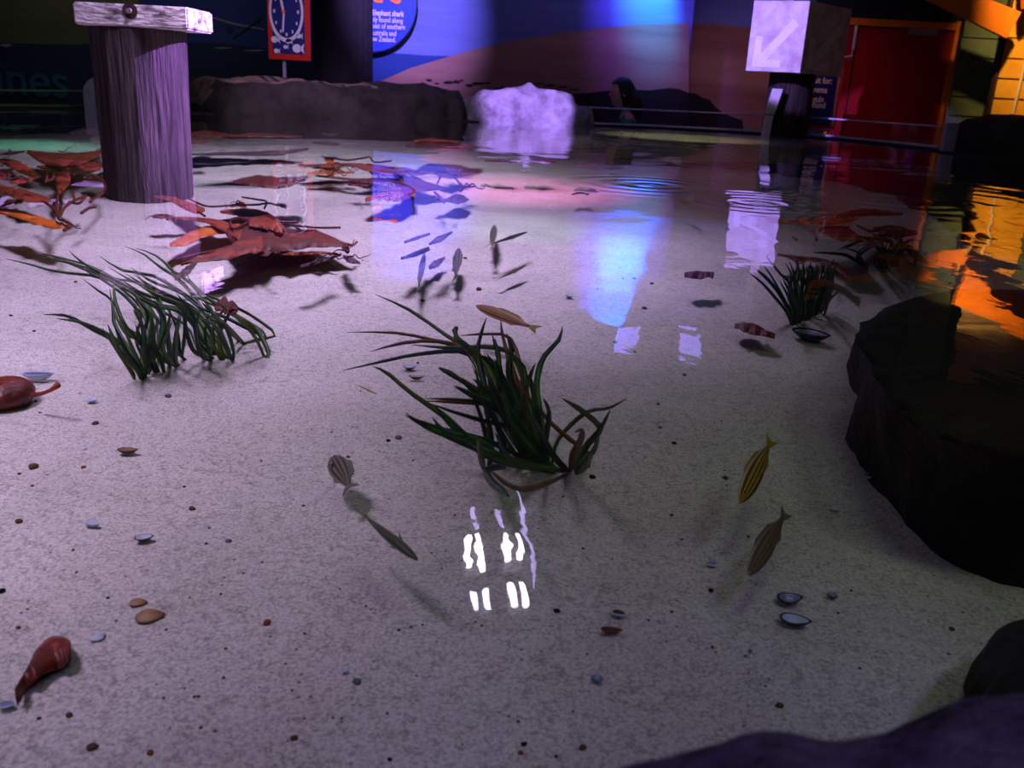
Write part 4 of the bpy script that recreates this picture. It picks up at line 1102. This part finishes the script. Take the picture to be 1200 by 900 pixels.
leaf('drifting_kelp', [(568, 188), (588, 188.5), (606, 190)], [2, 3.4, 2], -.03, 'kelp_pp', 'flat dark kelp sliver, left of two similar slivers')
leaf('drifting_kelp', [(618, 188), (634, 189.5), (651, 190)], [2, 4, 2], -.03, 'kelp_pp', 'flat dark kelp sliver, right of two similar slivers')
leaf('drifting_kelp', [(674, 192), (688, 192), (702, 193)], [2, 3, 2], -.03, 'kelp_pp', 'curled dark kelp sliver below the pale sandy ledge')
leaf('drifting_kelp', [(719, 185.5), (730, 186), (742, 187)], [2, 3, 2], -.02, 'kelp_red', 'small red kelp sliver close to the pale sandy ledge')
leaf('drifting_kelp', [(80, 157), (100, 154), (128, 157)], [3, 8, 5], -.03, 'kelp_pp', 'dark green-grey kelp blade near the lilac bollard')
leaf('drifting_kelp', [(670, 228), (680, 226), (690, 228)], [1.5, 2, 1.5], -.1, 'kelp_pp', 'tiny dark kelp fleck on the pink-lit sand')
e = kelp((1000, 262), [
 ([(110,185),(300,178),(500,172),(570,158)], [6,36,30,10], 'kelp_or'), ([(355,220),(480,240),(590,275)], [20,80,10], 'kelp_dk'), ([(645,215),(750,232),(880,238)], [16,70,16], 'kelp_dk'),
 ([(450,150),(600,130),(800,140)], [20,40,12], 'kelp'), ([(140,352),(250,370),(400,392),(515,455)], [10,22,28,40], 'kelp_red', -.12)],
 [[(330,170),(420,200),(520,210)], [(560,200),(640,230),(720,200)], [(270,210),(330,240),(345,275)], [(220,260),(240,275)]],
 'orange and dark kelp drifting behind the two right-hand seagrass clumps', 880, 220, 4.5, -.035, sr_=.004)
leaf('drifting_kelp', [(802, 322.5), (812, 322), (822, 322.5), (830, 321.5), (836, 323)], [2, 9, 9, 5, 8], -.12, 'kelp_dk', 'small dark red leaf-like kelp piece right of the blue reflection', th=.006)
leaf('drifting_kelp', [(861, 382), (872, 383), (884, 386), (896, 390), (908, 394)], [3, 11, 13, 8, 4], -.16, 'kelp_red', 'rust-red paddle-shaped kelp piece left of the clear shell', th=.005)
leaf('drifting_kelp', [(19, 817), (29, 801), (40, 786), (54, 772), (70, 763), (83, 762)], [3, 8, 18, 33, 38, 20], -.190, 'kelp_red', 'club-shaped brown kelp piece lying alone on the near sand', th=.008, jag=.01)
leaf('drifting_kelp', [(205, 327), (218, 318), (230, 308)], [4, 9, 3], -.1, 'kelp_pp', 'small dull brown kelp scrap under the red-brown kelp')
leaf('drifting_kelp', [(470, 303), (486, 298), (503, 291)], [2, 6, 5], -.1, 'kelp_pp', 'small grey-brown drifting leaf left of the striped fish pair')
leaf('drifting_kelp', [(503, 286), (515, 280), (530, 272)], [2, 7, 2], -.06, 'kelp_pp', 'narrow purplish drifting leaf above the striped fish pair')
leaf('drifting_kelp', [(474, 284), (488, 279), (504, 274)], [2, 4, 1.5], -.06, 'kelp_pp', 'faint narrow drifting leaf at the edge of the blue sheen')
leaf('drifting_kelp', [(503, 314), (511, 309), (521, 302)], [4, 8, 3], -.15, 'kelp_pp', 'soft grey leaf lying between the two striped fish')
leaf('drifting_kelp', [(252, 362), (262, 358), (272, 362), (274, 368)], [6, 18, 14, 5], -.09, 'kelp_dk', 'crumpled dark kelp knot caught in the wide seagrass clump', jag=.12)
# round brown kelp float with stalk at the picture's left side
p = onbed(8, 474); 
e = empty('kelp_float', (p.x, p.y, bedz(p.x, p.y)), 'rounded red-brown kelp float with a short curved stalk, on the sand', 'kelp')
vs, fs = [], []
fr = (onbed(42, 470) - p).length
for j in range(17):
    ph = math.pi * j / 16
    for i in range(28):
        th = 2 * math.pi * i / 28
        v = Vector((math.sin(ph) * math.cos(th) * fr * 1.0, math.sin(ph) * math.sin(th) * fr * 1.15, math.cos(ph) * fr * .62))
        v *= 1 + .06 * noise.noise(v * 20)
        vs.append(p + v + Vector((0, 0, fr * .45)))
for j in range(16):
    for i in range(28): fs.append([j * 28 + i, j * 28 + (i + 1) % 28, (j + 1) * 28 + (i + 1) % 28, (j + 1) * 28 + i])
mesh('bulb', vs, fs, M['kelp_red'], e, True)
mesh('stalk', *tube_data([atz(38, 463, -.165), atz(50, 461, -.16), atz(60, 457, -.15), atz(68, 451, -.14)], [.004, .003, .003, .005], 8), M['kelp'], e, True)

# ------------------------------------------------------------------ fish
def fish(head, tail, z, wpx, mb_, mf, label, group=None, bend=0., roll=.9, dz=0.):
    a = atz(*head, z); b = atz(*tail, z + dz); L = (b - a).length; mid = (a + b) / 2
    X = (a - b).normalized(); Zu = Vector((0, 0, 1)); Y_ = Zu.cross(X).normalized(); Zu = X.cross(Y_)
    # lean the flank towards the viewer
    Rm = Matrix((X, Y_, Zu)).transposed()
    Rm = Rm @ Matrix.Rotation(roll, 3, 'X')
    H = wpx / 2 * (mid - CAM).length / F
    e = empty('fish', mid, label, 'fish', group)
    e.rotation_mode = 'QUATERNION'; e.rotation_quaternion = Rm.to_quaternion()
    def to(o): o.parent = e; o.matrix_parent_inverse = Matrix.Identity(4)
    prof = [(0, .10), (.04, .38), (.12, .70), (.25, .95), (.40, 1.0), (.55, .88), (.70, .62), (.82, .36), (.88, .24)]
    vs, fs = [], []; n = 16
    bnd = lambda f: bend * L * (f - .3) ** 2
    for f, h in prof:
        for i in range(n):
            w = 6.2832 * i / n
            vs.append((L * (.5 - f), .55 * H * h * math.cos(w) + bnd(f), H * h * math.sin(w)))
    for k in range(len(prof) - 1):
        for i in range(n): fs.append([k * n + i, k * n + (i + 1) % n, (k + 1) * n + (i + 1) % n, (k + 1) * n + i])
    fs += [list(range(n)), [(len(prof) - 1) * n + i for i in range(n)][::-1]]
    body = mesh('body', vs, fs, mb_, None, True); to(body)
    yb = bnd(.9)
    x0 = L * (.5 - .86)
    tl = mesh('tail_fin', *poly_slab([(x0, yb, H * .2), (L * -.44, yb * 1.2, H * .55), (-L * .53, yb * 1.3, H * .85), (-L * .47, yb * 1.3, 0), (-L * .53, yb * 1.3, -H * .85), (L * -.44, yb * 1.2, -H * .55), (x0, yb, -H * .2)], Vector((0, H * .04, 0))), mf, None); to(tl)
    df = mesh('dorsal_fin', *poly_slab([(L * .22, bnd(.28), H * .9), (L * .12, bnd(.38), H * 1.28), (-L * .15, bnd(.65), H * 1.05), (-L * .27, bnd(.77), H * .45)], Vector((0, H * .04, 0))), mf, None); to(df)
    af = mesh('anal_fin', *poly_slab([(-L * .02, bnd(.5), -H * .85), (-L * .15, bnd(.65), -H * 1.05), (-L * .25, bnd(.75), -H * .5)], Vector((0, H * .04, 0))), mf, None); to(af)
    for s in (1, -1):
        pf = mesh('pectoral_fin', *poly_slab([(L * .20, s * H * .5, -H * .2), (L * .04, s * H * .95, -H * .45), (L * .10, s * H * .5, -H * .5)], Vector((0, 0, H * .04))), mf, None); to(pf)
        ey = mesh('eye', *tube_data([(L * .40, s * H * .22, H * .15), (L * .40, s * H * .36, H * .15)], [H * .16, H * .10], 10), M['eye'], None, True); to(ey)
    return e
fish((558, 358), (630, 386), -.12, 15, M['fish_o'], M['fin_t'], 'slender tan striped fish with a yellow tail, swimming behind the tall seagrass clump')
fish((867, 589), (904, 515), -.11, 22, M['fish_y'], M['fin_y'], 'yellow-tailed striped fish in the open sand, the sharper of a pair')
fish((877, 674), (921, 600), -.13, 22, M['fish_b'], M['fish_b'], 'dull brown fish swimming behind the yellow-tailed striped fish')
fish((489, 656), (424, 602), -.12, 22, M['fish_d'], M['fish_d'], 'dark greenish fish beside the white lamp reflections')
fish((390, 535), (411, 573), -.15, 26, M['fish_g'], M['fin_g'], 'stubby grey patterned fish with a pale tail, alone below the seagrass', roll=1.1)
fish((497, 297), (490, 341), -.12, 9, M['fish_g'], M['fish_d'], 'small striped fish pointing away, left one of the close pair', dz=-.02)
fish((537, 291), (534, 327), -.12, 13, M['fish_g'], M['fish_d'], 'small plump striped fish of the close pair, with a golden belly', dz=-.02)
fish((579, 264), (577, 291), -.12, 10, M['fish_g'], M['fin_t'], 'small striped fish crossing behind a slim pointed one')
fish((618, 272), (572, 287), -.10, 7, M['fish_r'], M['fin_t'], 'slim dark pointed fish beside the small striped one')
fish((616, 311), (584, 327), -.15, 7, M['fish_b'], M['fish_b'], 'faint slender brown fish over the sand, away from the others')
fish((797, 236), (822, 247), -.08, 4, M['fish_d'], M['fish_d'], 'tiny curved dark fish near the water rings', bend=.5)
fish((442, 462), (416, 450), -.17, 4, M['fish_o'], M['fin_t'], 'tiny pale tan fish close to the sand beside the tall seagrass')

# ------------------------------------------------------------------ shells and pebbles
def shell(px, py, wpx, hpx, rot, outer, inner, label, cup=True, group=None, flip=False, thick=.12):
    p = onbed(px, py, .002); k = (p - CAM).length / F; a, b = wpx / 2 * k, hpx / 2 * k * 1.6
    vs, fs, mi = [], [], []; nr, nt = 7, 28
    for layer, (s, dz) in enumerate(((1., 0.), (.82, .0012))):
        for j in range(nr + 1):
            f = j / nr
            for i in range(nt):
                w = 6.2832 * i / nt
                ex = 1 + .25 * math.cos(w)         # narrower at the hinge
                x = a * s * f * math.cos(w); y = b * s * f * math.sin(w) * (1 - .28 * math.cos(w))
                z = (f * f) * a * .5 * s
                if not cup: z = (1 - f * f) * a * .5 * s - (.001 if layer else 0)
                z += dz + .0004 * math.sin(w * 14) * f
                vs.append((x, y, z))
    off = (nr + 1) * nt
    for l in (0, 1):
        for j in range(nr):
            for i in range(nt): q = l * off + j * nt; fs.append([q + i, q + (i + 1) % nt, q + nt + (i + 1) % nt, q + nt + i]); mi.append(l)
    q = nr * nt
    for i in range(nt): fs.append([q + i, q + (i + 1) % nt, off + q + (i + 1) % nt, off + q + i]); mi.append(0)
    me_rot = Matrix.Rotation(math.radians(rot), 3, 'Z')
    vs = [p + me_rot @ Vector(v) for v in vs]
    o = mesh('shell', vs, fs, [outer, inner], None, True, mi)
    recenter(o); return tag(o, label, 'shell', group)
shell(925, 707, 30, 13, 15, M['shell_d'], M['shell_i'], 'open dark-rimmed mussel half, upper one of the pair on the near sand')
shell(931, 733, 34, 13, -12, M['shell_d'], M['shell_w'], 'open dark-rimmed mussel half with white inside, lower one of the pair')
shell(975, 700, 12, 7, 60, M['shell_d'], M['shell_i'], 'small blue-grey shell beside the mussel pair')
shell(949, 400, 44, 17, -38, M['shell_d'], M['shell_i'], 'large oval clear-grey shell in front of the upright seagrass clump')
shell(162, 706, 19, 9, 10, M['shell_t'], M['shell_t'], 'small rounded tan shell, smaller of two touching tan shells', cup=False)
shell(176, 722, 30, 15, 20, M['shell_t'], M['shell_w'], 'fan-shaped tan shell fading to white, larger of two touching shells', cup=False)
shell(169, 634, 20, 8, 20, M['peb_b'], M['shell_w'], 'small brown-rimmed open shell on the open left sand')
shell(150, 532, 22, 7, 5, M['peb_b'], M['shell_t'], 'thin brown sliver of shell near the wide seagrass clump')
shell(834, 663, 11, 8, 80, M['shell_w'], M['shell_i'], 'small bluish-white shell beside the dull brown fish')
shell(725, 722, 18, 7, -20, M['shell_w'], M['peb_b'], 'bluish-white shell with a brown edge, above the brown shell strip')
shell(716, 743, 25, 6, 0, M['peb_r'], M['peb_b'], 'narrow red-brown shell strip on the near sand')
shell(1020, 561, 20, 8, 10, M['shell_w'], M['shell_t'], 'white shell with golden lip against the foot of the big boulder')
shell(978, 598, 10, 7, -40, M['shell_w'], M['shell_w'], 'small white shell chip between the boulder and the striped fish')
shell(480, 433, 15, 8, 0, M['shell_d'], M['shell_w'], 'pale shell tucked among the tall seagrass, upper of two')
shell(488, 445, 18, 5, 0, M['peb_r'], M['shell_w'], 'thin reddish shell sliver among the tall seagrass, lower of two')
shell(115, 747, 13, 10, -30, M['shell_w'], M['shell_w'], 'small white triangular shell chip on the left sand', cup=False)
shell(8, 829, 16, 7, 10, M['shell_w'], M['shell_i'], 'pale lilac shell chip below the club-shaped kelp')
shell(45, 446, 34, 8, 10, M['shell_w'], M['shell_i'], 'flat lilac shell fragments behind the rounded kelp float')
shell(700, 798, 14, 8, -60, M['peb_g'], M['shell_i'], 'dim violet-grey shell on the near sand, towards the centre')
shell(667, 349, 11, 5, -45, M['shell_i'], M['shell_w'], 'thin bluish shell sliver below the blue reflection')
shell(404, 787, 9, 6, 0, M['shell_w'], M['shell_w'], 'tiny white shell chip left of a grey pebble')
shell(108, 617, 18, 5, -10, M['shell_w'], M['shell_w'], 'flat whitish shell sliver high on the left sand')
shell(108, 471, 12, 6, 0, M['shell_w'], M['shell_w'], 'small glowing white shell chip right of the kelp float')
def pebble_mesh(seed, sub=2):
    bm = bmesh.new(); bmesh.ops.create_icosphere(bm, subdivisions=sub, radius=1)
    for v in bm.verts:
        q = v.co * 1.3 + Vector((seed * 3.7, 0, 0)); v.co *= 1 + .35 * noise.noise(q) + .12 * noise.noise(q * 3); v.co.z *= .6
    me = bpy.data.meshes.new('pebble'); bm.to_mesh(me); bm.free(); me.polygons.foreach_set('use_smooth', [True] * len(me.polygons)); return me
PM = {}
for c in ('peb_b', 'peb_g', 'peb_r', 'shell_w', 'rock_wet'):
    PM[c] = []
    for s in range(3):
        me = pebble_mesh(s + len(c)); me.materials.append(M[c]); PM[c].append(me)
def pebble(px, py, w, c, label, group=None, i=0, name='pebble', cat='pebble'):
    p = onbed(px, py, 0.); k = .8 * w / 2 * (p - CAM).length / F
    o = bpy.data.objects.new(name, PM[c][i % 3]); COL.objects.link(o)
    o.location = (p.x, p.y, bedz(p.x, p.y) + k * .35); o.scale = (k, k * 1.1, k); o.rotation_euler = (0, 0, i * 1.7)
    return tag(o, label, cat, group)
for i, (px, py, w, c, lb) in enumerate([
 (313, 731, 11, 'peb_r', 'rust-brown pebble on bare sand right of the tan shells'), (652, 717, 9, 'rock_wet', 'small black pebble beside the white lamp reflections'),
 (39, 548, 12, 'peb_b', 'brown pebble below the rounded kelp float'), (108, 877, 13, 'peb_b', 'olive-brown pebble nearest the lower left'), (176, 883, 9, 'peb_r', 'rusty pebble at the near edge, left part'),
 (345, 866, 10, 'peb_b', 'tan-brown pebble near the bottom of the sand, left of centre'), (81, 839, 9, 'peb_b', 'faint brown pebble beside the club-shaped kelp'), (228, 817, 5, 'peb_b', 'pinhead dark pebble between the club-shaped kelp and the near edge'),
 (22, 612, 9, 'peb_b', 'brown pebble high on the left sand'), (2, 694, 9, 'rock_wet', 'black pebble cut by the left side of the view'), (268, 635, 9, 'peb_g', 'small grey-blue pebble on the left sand'),
 (790, 520, 7, 'rock_wet', 'tiny black pebble left of the yellow-tailed fish'), (850, 561, 8, 'peb_b', 'reddish pebble touching the yellow-tailed fish shadow'), (561, 340, 9, 'peb_r', 'orange-brown pebble behind the tan striped fish'),
 (495, 353, 6, 'rock_wet', 'tiny dark pebble under the small striped fish'), (455, 517, 7, 'rock_wet', 'tiny black pebble right of the grey patterned fish'), (467, 514, 10, 'peb_g', 'dull mauve pebble near the grey patterned fish'),
 (418, 800, 12, 'peb_g', 'grey pebble on the near sand left of centre'), (614, 873, 9, 'rock_wet', 'black oval pebble at the near edge, centre'), (610, 883, 8, 'peb_r', 'rusty pebble touching the black oval pebble'),
 (683, 877, 10, 'peb_b', 'brown pebble at the near edge, right of the black oval one'), (457, 891, 7, 'rock_wet', 'small dark pebble at the near edge'), (907, 863, 8, 'rock_wet', 'dark pebble just behind the violet rim rock'),
 (914, 828, 10, 'peb_b', 'dark brown pebble near the violet rim rock'), (833, 693, 8, 'rock_wet', 'dark pebble below the bluish-white shell'), (586, 575, 9, 'rock_wet', 'dark knob at the foot of the tall seagrass'),
 (694, 560, 9, 'rock_wet', 'dark pebble at the right root of the tall seagrass'), (755, 362, 7, 'peb_b', 'faint brown pebble above the violet panel reflections'), (721, 402, 7, 'peb_b', 'small brown pebble left of the violet panel reflections'),
 (853, 270, 6, 'peb_b', 'brown pebble beside the whitewashed box reflection'), (802, 440, 6, 'peb_g', 'small grey pebble below the violet panel reflections'), (1115, 738, 8, 'peb_b', 'ochre pebble in the dim sand near the small boulder'),
 (197, 465, 9, 'peb_g', 'small grey pebble below the root of the wide seagrass'), (112, 497, 8, 'peb_b', 'small brown cone-like pebble on the left sand'), (225, 597, 9, 'peb_b', 'brown fleck pebble on the left sand, centre'),
 (98, 548, 6, 'peb_r', 'thin red-brown pebble left of the shell sliver'), (545, 303, 5, 'peb_r', 'pink-tinted pebble by the plump striped fish')]):
    pebble(px, py, w, c, lb, i=i)
rr = random.Random(21)
for i in range(150):
    px = rr.uniform(10, 1130); py = 300 + 590 * rr.random() ** .8
    if px > 960 and 330 < py < 690: continue
    if px > 700 and py > 820: continue
    if 560 < px < 710 and 420 < py < 570: continue
    pebble(px, py, rr.uniform(2.5, 5.5), rr.choice(['peb_b', 'peb_b', 'peb_g', 'peb_r', 'rock_wet', 'shell_w']), 'tiny stone grain scattered on the pale sand', 'tiny grains scattered on the sand', i, 'stone_grain', 'grain')

# ------------------------------------------------------------------ lights
def aim(o, tgt):
    d = Vector(tgt) - o.location; o.rotation_euler = d.to_track_quat('-Z', 'Y').to_euler()
def spot(name, loc, tgt, col, power, size, blend=.4, rad=.03):
    l = bpy.data.lights.new(name, 'SPOT'); l.energy = power; l.color = col; l.spot_size = math.radians(size); l.spot_blend = blend; l.shadow_soft_size = rad
    o = bpy.data.objects.new(name, l); COL.objects.link(o); o.location = loc; aim(o, tgt); return o
def area(name, loc, tgt, col, power, size):
    l = bpy.data.lights.new(name, 'AREA'); l.energy = power; l.color = col; l.size = size; l.shape = 'DISK'
    o = bpy.data.objects.new(name, l); COL.objects.link(o); o.location = loc; aim(o, tgt); return o
# lavender wash over the left and middle of the pool, from fittings above it
spot('wash_light', (-.55, 3.0, 2.5), (-.75, 3.0, -.2), (.77, .57, 1.0), 840, 79, 1., .35)
spot('far_wash_light', (-1.1, 4.9, 2.5), (-1.2, 5.3, 0), (.80, .68, 1.0), 720, 84, 1., .3)
spot('near_light', (-1.5, .7, 2.4), (-1.05, 1.1, -.2), (.84, .62, 1.0), 420, 46, 1., .35)
spot('middle_light', (.4, .3, 2.45), (.25, 1.1, -.2), (.86, .95, .72), 20, 50, 1., .35)
pt = atz(600, 222, -.17); spot('pink_light', (pt.x + .2, pt.y - 1.2, 2.4), pt, (1., .30, .75), 900, 30, 1., .03)
pt = atz(615, 268, -.17); spot('mint_light', (pt.x - .6, pt.y - 1.6, 2.4), pt, (.25, 1., .6), 190, 13, 1., .03)
pt = atz(50, 172, -.17); spot('green_light', (pt.x, pt.y - 1.0, 2.4), pt, (.15, 1., .65), 340, 20, 1., .03)
spot('pile_light', (1.7, 3.85, 2.0), (cx, pcy, .36), (.52, .25, 1.), 3000, 14, .35, .02)
rk = atz(612, 146); spot('rock_light', (.9, 4.6, 2.4), (rk.x + .0, rk.y + .25, .10), (.40, .24, 1.), 3000, 12, .4, .02)
spot('box_light', (-1.0, 5.2, 2.4), (cN.x - .2, cN.y + .1, (zbx + zt1) / 2 - .04), (.40, .27, 1.), 1900, 11, .3, .02)
wp = W(752, 12); spot('mural_cyan_light', (wp.x - .05, YW - .5, 2.55), (wp.x + .05, YW, 1.8), (.03, .55, 1.), 2000, 46, 1., .03)
spot('mural_blue_light', (wp.x - .25, YW - .8, 2.5), (wp.x - .05, YW, 1.45), (.26, .12, 1.), 380, 50, 1., .03)
wp = W(520, 20); spot('mural_violet_light', (wp.x - .3, YW - 2.4, 2.5), (wp.x - .35, YW, 1.0), (.56, .36, 1.), 900, 36, .9, .05)
spot('mural_wash_light', (.6, 8.7, 2.5), (.6, YW, .4), (.75, .36, .70), 17, 90, 1., .1)
spot('house_light', (4.1, 8.3, 2.3), (xg0 + .7, YG, 1.0), (1., .62, .22), 400, 58, .9, .05)
spot('door_light', (2.5, 8.6, 1.9), (2.55, YW, .3), (1., .45, .55), 42, 90, 1., .1)
spot('left_wall_light', (-3.5, 7.5, 2.4), (-4.2, YW, .9), (.5, .5, .6), 130, 80, 1., .1)
spot('clock_light', (-1.8, 6.2, 2.4), C(340, 20), (.9, .7, 1.), 28, 20, .8, .05)
spot('rear_rock_light', (-1.2, 5.6, 2.3), (-1.5, 8.0, .1), (.70, .48, 1.), 230, 50, 1., .1)
q = atz(800, 160); spot('shelf_light', (q.x - .2, q.y - .8, 2.4), q, (1., .95, .66), 260, 34, .8, .05)
q = atz(1114, 172); spot('end_post_light', (q.x - 1.2, q.y - 2.6, 2.3), (q.x, q.y, .1), (.45, .36, 1.), 500, 6, .4, .03)
spot('rim_light', (.9, -.6, 2.3), (.25, .25, .05), (.30, .12, 1.), 40, 30, 1., .05)
spot('boulder_fill', (1.3, -.3, 2.4), (.7, 1.2, -.2), (.75, .9, .55), 24, 60, 1., .25)
# ceiling fittings that the water mirrors
HC = 2.3
def fitting(pairs, label, mt, wid=.042, name='fluorescent_light'):
    ends = [(mirz(*a, HC), mirz(*b, HC)) for a, b in pairs]
    xs = [p.x for e_ in ends for p in e_]; ys = [p.y for e_ in ends for p in e_]
    e = empty(name, ((min(xs) + max(xs)) / 2, (min(ys) + max(ys)) / 2, HC), label, 'ceiling light', 'twin tube lights mirrored in the water')
    MB().box(((min(xs) + max(xs)) / 2, (min(ys) + max(ys)) / 2, HC + .07), (max(xs) - min(xs) + .05, max(ys) - min(ys) + .06, .04), bev=.005).build('housing', M['house'], e)
    for a, b in ends: MB().tube([a, b], wid / 2, 10).build('tube', mt, e, True)
    for sx in (-1, 1): MB().tube([((min(xs) + max(xs)) / 2 + sx * .08, (min(ys) + max(ys)) / 2, HC + .09), ((min(xs) + max(xs)) / 2 + sx * .08, (min(ys) + max(ys)) / 2, 2.6)], .006, 6).build('hanger', M['house'], e)
    return e
fitting([((538, 632), (540, 662)), ((552, 629), (556, 665))], 'far twin white tube light over the pool, further one on the pile side', M['tube'])
fitting([((585, 628), (586, 659)), ((600, 627), (602, 656))], 'far twin white tube light over the pool, further one on the door side', M['tube'])
fitting([((545, 700), (546, 722)), ((560, 697), (562, 721))], 'near twin white tube light over the pool, nearer one on the pile side', M['tube'])
fitting([((589, 691), (594, 718)), ((604, 688), (608, 719))], 'near twin white tube light over the pool, nearer one on the door side', M['tube'])
for (a, b), lb in zip((((550, 604), (550, 616)), ((581, 603), (582, 612))), ('short dim violet tube beyond the pile-side twin light', 'short dim violet tube beyond the door-side twin light')):
    p, q = mirz(*a, HC), mirz(*b, HC); e = empty('violet_tube_light', (p + q) / 2, lb, 'ceiling light')
    MB().tube([p, q], .018, 10).build('tube', M['tubed'], e, True); MB().box((p + q) / 2 + Vector((0, 0, .17)), (.04, .2, .26)).build('bracket', M['house'], e)
pp = [mirz(601, 578, HC), mirz(608, 608, HC), mirz(617, 640, HC), mirz(620, 665, HC), mirz(621, 692, HC)]
e = empty('lit_pipe', pp[2], 'thin curved pipe over the pool beside the twin tubes, lamplight put in as violet glow', 'ceiling light')
MB().tube(pp, [.004, .018, .012, .015, .004], 8).build('tube', M['tubed'], e, True)  # a pipe, no lamp: the light falling on it is put in as glow
MB().tube([pp[0] + Vector((0, 0, .05)), pp[-1] + Vector((0, 0, .05))], .012, 6).build('carrier', M['house'], e)
for p in (pp[1], pp[3]): MB().tube([p + Vector((0, 0, .05)), Vector((p.x, p.y, 2.6))], .005, 6).build('hanger', M['house'], e)
HP = 2.2
for k, ((a, b, c, d), lb) in enumerate((((730, 373, 752, 380), 'small violet light panel, far one on the pile side'), ((729, 385, 751, 398), 'small violet light panel, near one on the pile side'),
                               ((795, 375, 817, 383), 'small violet light panel, far one on the door side'), ((795, 393, 822, 416), 'small violet light panel, near one on the door side and largest'))):
    q = [mirz(a, b, HP), mirz(c, b, HP), mirz(c, d, HP), mirz(a, d, HP)]
    e = empty('panel_light', sum(q, Vector()) / 4, lb, 'ceiling light', 'violet panels mirrored in the water')
    mesh('diffuser', *poly_slab(q, Vector((0, 0, .01))), M['panel'], e)
    mesh('housing', *poly_slab([Vector((p.x, p.y, HP + .011)) for p in q], Vector((0, 0, .385))), M['house'], e)

# world: very dim room glow
w = bpy.data.worlds.new('World'); SC.world = w; w.use_nodes = True
w.node_tree.nodes['Background'].inputs[0].default_value = (.10, .09, .16, 1); w.node_tree.nodes['Background'].inputs[1].default_value = .3
# faint bounce from behind the viewer
area('room_bounce', (-.6, -2.2, 2.2), (0, 3, 0), (.75, .7, 1.), 13, 2.)

SC.view_settings.view_transform = 'Standard'; SC.view_settings.look = 'None'; SC.view_settings.exposure = 0; SC.view_settings.gamma = 1; SC.view_settings.use_curve_mapping = False
SC.cycles.max_bounces = 8; SC.cycles.transparent_max_bounces = 12; SC.cycles.use_denoising = True
SC.cycles.caustics_reflective = False
for o in COL.objects:
    if '_org' in o: del o['_org']
